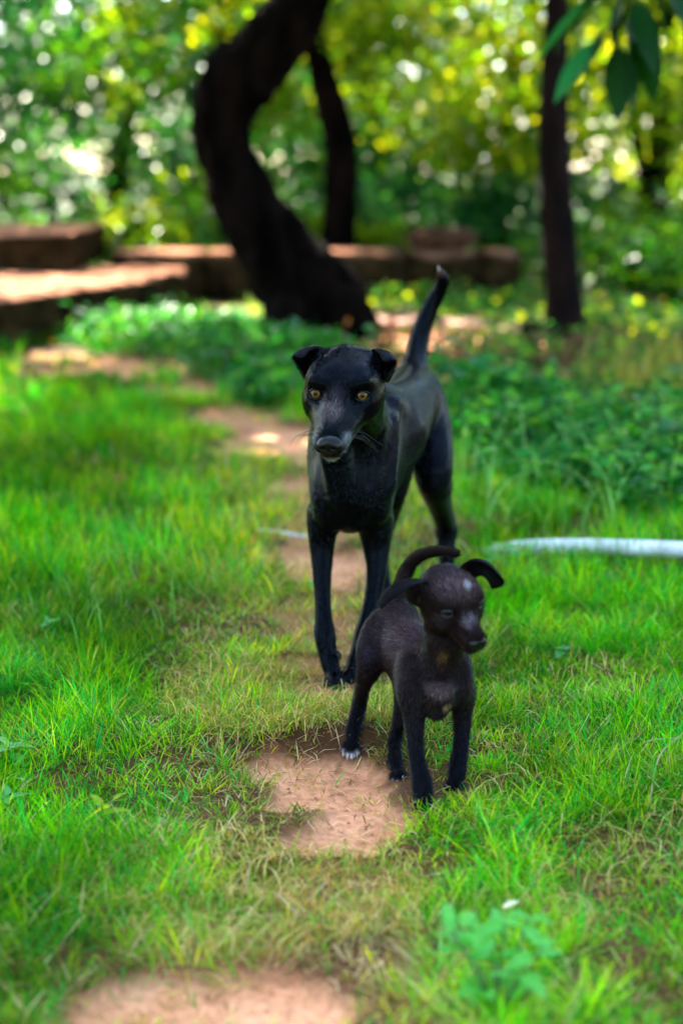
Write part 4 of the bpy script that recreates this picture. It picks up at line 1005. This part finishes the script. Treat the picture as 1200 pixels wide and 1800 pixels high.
Vv, Ff, cc = sheet_mesh('plastic_scrap', S_, .002, (1, 1, 1)); tag(link('plastic_scrap', mesh_np('plastic_scrap', Vv, Ff), M_blue, None, (p[0], 9.6, .05)), 'small blue plastic scrap on the ground left of the leaning tree', 'scrap')
# white pipe
M_pipe = simple('white_plastic_pipe', (.50, .48, .46), (.72, .71, .72), 14, .45, .1, .002)
a = G(452, 940, .004); b = G(1290, 970, .066)
pp = [a, a+(b-a)*.14-A_(0, 0, .020), a+(b-a)*.30-A_(0, 0, .045), a+(b-a)*.48-A_(0, 0, .040), a+(b-a)*.57-A_(0, 0, .012), a+(b-a)*.72, b]
rt = thing('pipe', tuple(a), 'long white plastic pipe lying in the grass behind the dogs, reaching the right edge', 'pipe')
world_child('tube', tube_mesh('tube', curve_pts(pp, 20), [.0215]*20, 20), M_pipe, rt)

# ------------------------------------------------------------------ plants
def leaf_grid(L, w_, fold=.18, curl=.25, n=7, wave=.0, tipp=1.0):
    us = np.linspace(0, 1, n); vs = np.array([-1, -.5, 0, .5, 1]); V = []
    for u in us:
        wd = w_*(math.sin(PI*min(1, u**.75))**.85)*.5 if 0 < u < 1 else .0008
        for v_ in vs: V.append((v_*wd, u*L, abs(v_)*wd*fold*2+wave*math.sin(u*9+v_*2)*L-curl*L*u*u))
    F = [[i*5+j, i*5+j+1, (i+1)*5+j+1, (i+1)*5+j] for i in range(n-1) for j in range(4)]
    return np.array(V), np.array(F)
M_stem = plain('green_stem', (.07, .16, .03), .5)
def plant(label, p, n, h, L, wr_, col, seed, name='leafy_plant', group='broad leaved plants in the grass', spread=.6, cat='plant', stems=1, curl=.25):
    g = np.random.default_rng(seed); p = np.array(p, float); p[2] = H1(p[0], p[1])
    root = thing(name, tuple(p), label, cat, group)
    V, F = leaf_grid(L, L*wr_, curl=curl, wave=.01)
    vein = (1+.25*(np.abs(V[:, 0]) < 1e-6))[:, None]
    me = mesh_np('leaf', V, F, True, np.asarray(col)[None]*vein); me.materials.append(M_leaf)
    q = 0
    for s_ in range(stems):
        a0 = g.uniform(0, 2*PI); tip = A_(math.cos(a0)*spread*h*.5*(stems > 1), math.sin(a0)*spread*h*.5*(stems > 1), h*g.uniform(.8, 1.1))
        st_ = curve_pts([A_(0, 0, -.01), tip*.5+A_(0, 0, h*.08), tip], 8)
        world_child('stem', tube_mesh('stem', st_+p, np.linspace(.0035, .0015, 8)*(h/.15)**.3, 6), M_stem, root)
        m_ = n//stems
        for i in range(m_):
            t = .30+.70*(i+.5)/m_; base = st_[min(7, int(t*7.99))]
            az = a0+i*2.4+g.normal(0, .3); el = g.uniform(.05, .75)*(.5+t*.6)
            o = bpy.data.objects.new('leaf', me); C.objects.link(o); o.parent = root
            o.location = Vector(base); sc = g.uniform(.6, 1.1)*(1.05-.45*(t-.3)); o.scale = (sc, sc, sc)
            o.rotation_euler = (el, g.normal(0, .25), az)
    return root
PC = (.10, .33, .10); PM = (.025, .20, .035); PD = (.008, .11, .018); PYG = (.22, .34, .02)
plant('big pale green leafy plant in the bottom right foreground, out of focus', G(872, 1812), 46, .105, .050, .52, (.09, .37, .07), 1, stems=8, spread=1.1, group='broad leaved plants in the grass')
plant('pale green sprig of four leaves at the left edge of the grass', G(18, 1352), 6, .030, .062, .55, (.20, .42, .16), 2, spread=.4)
plant('yellow green weed low in the grass on the lower left', G(185, 1470), 6, .05, .045, .45, PYG, 3, stems=2)
plant('leafy sprig in the grass just behind the puppy\'s right ear', G(878, 1030), 8, .075, .065, .6, PC, 4, stems=2)
plant('single broad leaf sprig in the grass below the white pipe', G(1062, 1030), 3, .02, .05, .7, (.06, .26, .10), 5)
plant('tiny leafy sprout in the grass to the right of the puppy', G(990, 1165), 4, .015, .040, .55, (.12, .34, .12), 6)
plant('tiny pale sprout in the grass to the left of the dogs', G(85, 1130), 5, .03, .032, .55, PC, 7)
plant('small sprout in the left grass near the dry tuft', G(160, 1255), 4, .02, .035, .5, PC, 8)
plant('small blurred sprout at the lower left edge, under the pale sprig', G(14, 1425), 4, .02, .04, .55, PC, 9)
plant('large leaved dark green bush right behind the tail of the big dog', G(800, 735), 22, .26, .20, .62, (.025, .17, .055), 10, stems=4, spread=1.1, name='broad_leaf_bush', group='bushes by the dogs', cat='bush', curl=.4)
plant('lush green leafy weed behind the left ear of the big dog', G(500, 640), 18, .20, .10, .6, (.02, .16, .07), 11, stems=4, spread=1.2, name='weed', group='weeds on the banks')
for i, (px, py, h, L, cc, lb) in enumerate([(900, 800, .16, .10, PM, 'leafy weed between the bush and the right bank'), (1010, 760, .20, .11, PD, 'dark broad leaved weed on the right bank'), (950, 700, .15, .10, PM, 'weed at the edge of the bare earth on the right'), (1130, 850, .22, .10, PD, 'dark weed at the right edge above the pipe'),
        (1060, 880, .13, .08, PM, 'pale leaved weed just above the pipe'), (860, 860, .12, .08, PM, 'small weed to the right of the big dog\'s hind leg'), (1180, 760, .22, .11, PD, 'tall dark weed touching the right edge'), (1090, 700, .20, .10, (.10, .20, .02), 'yellowish weed on the right bank'),
        (890, 620, .20, .12, PY[1], 'yellow leaved weed near the small stump'), (640, 650, .18, .10, PM, 'weed hidden behind the big dog\'s head'), (300, 590, .22, .09, PM, 'green weed at the right end of the platform'), (160, 600, .20, .09, PD, 'dark weed in the middle of the platform foot'),
        (60, 600, .18, .08, PM, 'weed at the platform foot near the left edge'), (420, 640, .20, .09, PM, 'weed in front of the dark rock'), (340, 640, .18, .09, PC, 'pale weed on the left bank beside the track'), (470, 690, .16, .08, PM, 'weed just left of the big dog\'s head'), (250, 560, .22, .08, PYG, 'yellow leaved weed growing out of the platform edge')]):
    plant(lb, G(px, py), 14, h, L, .62, cc, 30+i, stems=4, spread=1.3, name='weed', group='weeds on the banks')
# uncountable low leafy cover of the two banks
def cover(name, regs, n, L, hmax, pal, seed, label):
    g = np.random.default_rng(seed); xs = []; ys = []
    while len(xs) < n:
        q = g.integers(0, len(regs)); px, py, rx, ry = regs[q]
        t = g.uniform(0, 2*PI); r_ = math.sqrt(g.random()); a = G(px+rx*r_*math.cos(t), py+ry*r_*math.sin(t)); xs.append(a[0]); ys.append(a[1])
    xs = np.array(xs); ys = np.array(ys); b = bare(xs, ys); k = g.random(n) > b*.95; xs, ys = xs[k], ys[k]; n = len(xs)
    hh = gh(xs, ys)+hmax*g.random(n)*(.4+1.1*noise2(xs, ys, 3, seed)); P = np.stack([xs, ys, hh], 1)
    d = g.normal(size=(n, 3))*A_(1, 1, .35); d /= np.linalg.norm(d, axis=1)[:, None]; up = g.normal(size=(n, 3))*.4+A_(0, 0, 1); s_ = np.cross(d, up); s_ /= np.linalg.norm(s_, axis=1)[:, None]; nn = np.cross(s_, d)
    LL = L*g.uniform(.5, 1.3, (n, 1)); w_ = LL*.6
    pts = [P, P+d*LL*.3+s_*w_*.42+nn*LL*.07, P+d*LL*.65+s_*w_*.40+nn*LL*.05, P+d*LL-nn*LL*.15, P+d*LL*.65-s_*w_*.40+nn*LL*.05, P+d*LL*.3-s_*w_*.42+nn*LL*.07]
    V = np.stack(pts, 1).reshape(-1, 3); bs = (np.arange(n)*6)[:, None]
    F = [bs+np.array([0, 1, 2, 3]), bs+np.array([0, 3, 4, 5])]
    pal = np.asarray(pal); c_ = pal[g.integers(0, len(pal), n)]*g.uniform(.6, 1.3, (n, 1))
    tag(link(name, mesh_np(name, V, np.concatenate(F), False, np.repeat(c_, 6, 0)), M_leaf), label, 'weeds', kind='stuff')
cover('ground_cover', [(60, 575, 130, 28), (230, 590, 150, 38), (350, 620, 120, 42), (430, 660, 110, 42), (500, 640, 90, 40), (470, 700, 70, 25)], 11000, .055, .16, [PM, PM, PD, PD, (.015, .12, .05), (.05, .16, .02)], 500, 'low leafy green weeds along the left bank in front of the platform')
cover('ground_cover', [(1010, 800, 200, 90), (1150, 860, 160, 70), (900, 760, 120, 70), (1120, 700, 120, 50), (860, 720, 60, 60)], 9500, .055, .17, [PM, PD, PD, PD, (.06, .28, .05), (.10, .30, .04)], 501, 'leafy dark weeds crowding the right bank above the pipe')
cover('ground_cover', [(1000, 600, 260, 40), (1150, 570, 180, 40), (760, 540, 200, 20), (900, 640, 90, 18)], 5000, .06, .18, [PM, PD, PYG, (.05, .12, .03)], 502, 'scattered weeds on the bare ground between the low wall and the right bank')
# long grass on the right bank, partly dry
def long_blades(n, reg, L, w_, pal, seed, name, label, kind='stuff', lean=.8):
    g = np.random.default_rng(seed); px, py, rx, ry = reg; t = g.uniform(0, 2*PI, n); r_ = np.sqrt(g.random(n))
    xs = np.zeros(n); ys = np.zeros(n)
    for i in range(n): q = G(px+rx*r_[i]*math.cos(t[i]), py+ry*r_[i]*math.sin(t[i])); xs[i] = q[0]; ys[i] = q[1]
    k = np.ones(n, bool)
    for fx, fy, fr, ff in FEET: k &= ~(((xs-fx)**2+(ys-fy)**2 < (fr*.9)**2) & (g.random(n) > ff))
    xs, ys = xs[k], ys[k]; n = len(xs); p = np.stack([xs, ys, gh(xs, ys)], 1)
    az = g.uniform(0, 2*PI, n); d = np.stack([np.cos(az), np.sin(az), 0*az], 1); l = (L*g.uniform(.5, 1.25, n))[:, None]; ln = (lean*g.uniform(.2, 1.2, n))[:, None]
    side = np.stack([-d[:, 1], d[:, 0], 0*az], 1); pts = []
    for t in np.linspace(0, 1, 7):
        c_ = p+d*l*ln*t*t*.7+A_(0, 0, 1)*l*(t-.42*ln*t*t*t); c_[:, 2] = np.maximum(c_[:, 2], p[:, 2]+.002); ww = w_*(1-t**1.5)*.5+.0002
        pts += [c_-side*ww, c_+side*ww]
    V = np.stack(pts, 1).reshape(-1, 3); bs = (np.arange(n)*14)[:, None]
    F = np.concatenate([bs+np.array([2*q, 2*q+1, 2*q+3, 2*q+2]) for q in range(6)])
    col = np.asarray(pal)[g.integers(0, len(pal), n)]*g.uniform(.7, 1.2, (n, 1))
    tag(link(name, mesh_np(name, V, F, True, np.repeat(col, 14, 0)), M_grass), label, 'grass', kind=kind)
GB = [(.06, .24, .03), (.10, .30, .05), (.16, .34, .10)]
long_blades(110, (980, 890, 220, 80), .32, .0050, [(.16, .42, .10), (.26, .48, .16), (.08, .28, .03)], 601, 'long_grass', 'long arching green grass blades above the white pipe', lean=1.7)
long_blades(110, (850, 700, 90, 110), .20, .005, GB, 602, 'long_grass', 'long green blades behind the hind leg of the big dog')
long_blades(320, (1130, 720, 120, 60), .34, .007, [(.30, .26, .04), (.38, .33, .08), (.20, .24, .03), (.16, .11, .04)], 603, 'dry_grass', 'yellow dry grass stalks on the right bank')
long_blades(240, (60, 1030, 420, 160), .12, .0035, GB, 604, 'long_grass', 'taller blades standing out of the left grass')
long_blades(60, (1130, 960, 160, 50), .17, .0035, GB, 605, 'long_grass', 'thin green blades around the right end of the pipe')
long_blades(110, (1060, 1003, 170, 12), .10, .003, GB, 606, 'long_grass', 'green blades crossing in front of the white pipe')
ST = [(.44, .33, .09), (.58, .47, .18), (.32, .22, .05), (.20, .32, .03), (.12, .27, .02)]
long_blades(2600, (470, 1250, 180, 75), .050, .0017, ST, 607, 'dry_grass', 'matted straw coloured grass left of the puppy at the edge of the bare patch', lean=2.2)
long_blades(900, (640, 1270, 120, 40), .040, .0016, ST, 608, 'dry_grass', 'straw coloured grass between the paws of the big dog and the puppy', lean=2.2)
long_blades(2000, (430, 1590, 330, 100), .045, .0018, ST, 609, 'dry_grass', 'matted olive and straw coloured grass above the bottom bare patch', lean=2.2)
long_blades(1100, (1020, 1420, 200, 260), .045, .0017, ST, 610, 'dry_grass', 'thin straw strewn through the grass on the right', lean=2.2)
long_blades(900, (470, 960, 110, 110), .055, .0024, ST, 611, 'dry_grass', 'dry grass fringe left of the big dog along the track', lean=1.8)
for i, (x, y, s_, pal, lb) in enumerate([(1.95, 6.5, .34, PG, 'dark green shrub on the right bank above the long grass'), (2.6, 9.6, .6, PG, 'tall dark shrub at the right edge behind the bank')]):
    root = thing('shrub', (x, y, 0), lb, 'shrub', 'shrubs on the right'); b = A_(x, y, 0); C_, R_ = clumps(b+A_(0, 0, s_*.75), (s_*.9, s_*.6, s_*.65), 9, 710+i, .5)
    world_child('stem', tube_mesh('stem', [b, b+A_(.02, 0, s_*.5), b+A_(0, .03, s_)], [.02, .015, .008], 8), M_bark, root)
    v, f, c = leaf_cloud(C_, R_, 1300, .07, [tuple(q*.8 for q in p_) for p_ in pal], 720+i); o = world_child('foliage', mesh_np('foliage', v, f, False, c), M_leaf, root); o['kind'] = 'stuff'
# dry stalks
M_dry = plain('dry_stalk', (.36, .27, .15), .8, .1)
for lb, pts in [('pale dry twig forked in the grass at the right edge', [(1198, 1290, .03), (1160, 1325, .045), (1145, 1385, .04), (1142, 1432, .02)]), ('pale dry twig lying near the top of the forked one, right edge', [(1190, 1298, .03), (1140, 1302, .04), (1125, 1315, .02)]), ('dry brown stalk lying in the lower middle grass', [(487, 1570, .025), (515, 1600, .03), (548, 1628, .01)]),
                ('short straw stub in the grass left of the bottom bare patch', [(440, 1508, .02), (432, 1570, .03)]), ('pale straw lying in the grass near the lower centre', [(575, 1548, .02), (545, 1580, .03)]), ('short straw near the yellow green weed', [(355, 1488, .03), (328, 1508, .03)])]:
    pw = np.array([G(a, b_, c_) for a, b_, c_ in pts]); rt = link('dry_stalk', tube_mesh('dry_stalk', curve_pts(pw, 12)-pw[0], np.linspace(.0019, .0008, 12), 6), M_dry, None, tuple(pw[0])); tag(rt, lb, 'twig', 'dry stalks in the grass')
p = G(884, 1596, .06); Vv, Ff = leaf_grid(.022, .010); tag(link('dry_leaf', mesh_np('dry_leaf', Vv, Ff, True, np.tile(A_(.75, .66, .50), (len(Vv), 1))), M_grass, None, tuple(p)), 'small cream dry leaf above the big pale leafy plant', 'leaf').rotation_euler = (.5, .2, -1.2)
LT = [G(px, py)+A_(0, 0, .02) for px, py in ((900, 665), (980, 640), (1060, 650), (840, 640), (760, 625), (1120, 620), (700, 600), (940, 620))]
v, f, c = leaf_cloud(LT, [(.55, .45, .012)]*len(LT), 3000, .06, [(.10, .055, .03), (.16, .09, .045), (.05, .03, .016), (.07, .10, .02)], 950)
tag(link('leaf_litter', mesh_np('leaf_litter', v, f, False, c), leafmat('dead_leaf', rough=.8, trans=.08, spec=.1)), 'brown dead leaves strewn on the bare earth behind the big dog', 'leaf litter', kind='stuff')
# loose straw and crumbs of soil on the worn track
g = np.random.default_rng(900); n = 5200
xs = g.normal(0, .24, n)+G(560, 1400)[0]; ys = g.uniform(1.35, 3.6, n); k = g.random(n) < .25+.75*np.exp(-((ys-RIDGE-.02)/.10)**2); xs, ys = xs[k], ys[k]; n = len(xs)
az = g.uniform(0, 2*PI, n); L_ = g.uniform(.008, .04, n); dx, dy = np.cos(az)*L_/2, np.sin(az)*L_/2; wx, wy = -np.sin(az)*.0008, np.cos(az)*.0008
def zz(x, y): return gh(x, y)+.0025
z0, z1, zm = zz(xs-dx, ys-dy)+g.uniform(0, .004, n), zz(xs+dx, ys+dy), zz(xs, ys)+g.uniform(.001, .006, n)
V = np.stack([np.stack([xs-dx-wx, ys-dy-wy, z0], 1), np.stack([xs-dx+wx, ys-dy+wy, z0], 1), np.stack([xs+wx*1.3+wy*4, ys+wy*1.3-wx*4, zm], 1), np.stack([xs-wx*1.3+wy*4, ys-wy*1.3-wx*4, zm], 1), np.stack([xs+dx, ys+dy, z1], 1)], 1).reshape(-1, 3)
bs = (np.arange(n)*5)[:, None]; cc = np.repeat(np.array([[.42, .30, .15], [.22, .13, .07], [.55, .45, .26], [.10, .055, .03]])[g.integers(0, 4, n)], 5, 0)
tag(link('straw_litter', mesh_np('straw_litter', V, [bs+np.array([0, 1, 2, 3]), bs+np.array([3, 2, 4])], False, cc), M_grass), 'loose straw and dead roots scattered on the worn earth', 'straw', kind='stuff')
n = 2600; xs = g.normal(0, .28, n)+G(560, 1400)[0]; ys = g.uniform(1.35, 3.6, n); k = bare(xs, ys) > .4; xs, ys = xs[k], ys[k]; n = len(xs)
s_ = .0008+.0035*g.random(n)**3; zc = gh(xs, ys)+s_*.3; off_ = np.array([(1, 0, 0), (0, 1, 0), (-1, 0, 0), (0, -1, 0), (0, 0, .8)]); rr_ = g.uniform(.6, 1.3, (n, 5, 1))
V = (np.stack([xs, ys, zc], 1)[:, None]+off_[None]*s_[:, None, None]*rr_).reshape(-1, 3); bs = (np.arange(n)*5)[:, None]
tag(link('soil_crumbs', mesh_np('soil_crumbs', V, [np.concatenate([bs+np.array(q) for q in ([0, 1, 4], [1, 2, 4], [2, 3, 4], [3, 0, 4])])], False, np.repeat(g.uniform(.4, .9, (n, 1))*np.ones((1, 3)), 5, 0)), M_earth), 'small crumbs of soil on the worn earth', 'soil', kind='stuff')
# branch hanging into the top right corner
M_lf2 = leafmat('branch_leaf', rough=.5, trans=.25, spec=.08)
br = thing('overhanging_branch', tuple(W(1130, -60, 5.6)), 'dark green leafy branch hanging down into the top right corner', 'branch')
world_child('twig', tube_mesh('twig', curve_pts([W(1220, -160, 5.7), W(1130, -60, 5.6), W(1090, 40, 5.6), W(1070, 110, 5.58)], 12), np.linspace(.014, .005, 12), 8), M_bark, br)
world_child('twig', tube_mesh('twig', curve_pts([W(1130, -60, 5.6), W(1040, 0, 5.55), W(985, 30, 5.5)], 10), np.linspace(.009, .004, 10), 8), M_bark, br)
Vv, Ff = leaf_grid(1.0, .50, fold=.12, curl=.12, n=9)
lm = mesh_np('leaf', Vv, Ff, True, np.tile(A_(.004, .035, .004), (len(Vv), 1))); lm.materials.append(M_lf2)
lm_lit = mesh_np('leaf', Vv, Ff, True, np.tile(A_(.015, .15, .035), (len(Vv), 1))); lm_lit.materials.append(M_lf2)  # brighter copy of the leaf, its colour painted as if lit
for i, (a, b_, c_, d_, tw, mm) in enumerate([(1045, 5, 925, 105, .5, lm_lit), (1060, 70, 965, 172, -.4, lm_lit), (1010, 20, 960, 110, .2, lm), (1075, 40, 1005, 150, .3, lm), (1100, 30, 1130, 230, .2, lm), (1085, 80, 1090, 240, -.5, lm), (1110, 0, 1170, 150, .5, lm), (1140, -40, 1190, 90, -.2, lm), (1050, -20, 990, 70, -.4, lm),
                                         (1100, -20, 1060, 110, .6, lm), (1020, -60, 900, 20, .2, lm), (1125, 60, 1160, 200, -.6, lm), (1160, -60, 1230, 80, .3, lm), (1080, -80, 1010, 0, 0, lm)]):
    s0 = Vector(W(a, b_, 5.58)); e0 = Vector(W(c_, d_, 5.50+.05*((i*7) % 3)))
    dv = e0-s0; o = bpy.data.objects.new('leaf', mm); C.objects.link(o); o.parent = br
    q = dv.to_track_quat('Y', 'Z'); o.rotation_euler = (q.to_matrix() @ Matrix.Rotation(tw, 3, 'Y')).to_euler(); q_ = dv.length*(1.0 if mm is lm_lit else .85); o.scale = (q_*.9, q_, q_)
    o.location = s0-Vector(br.location)
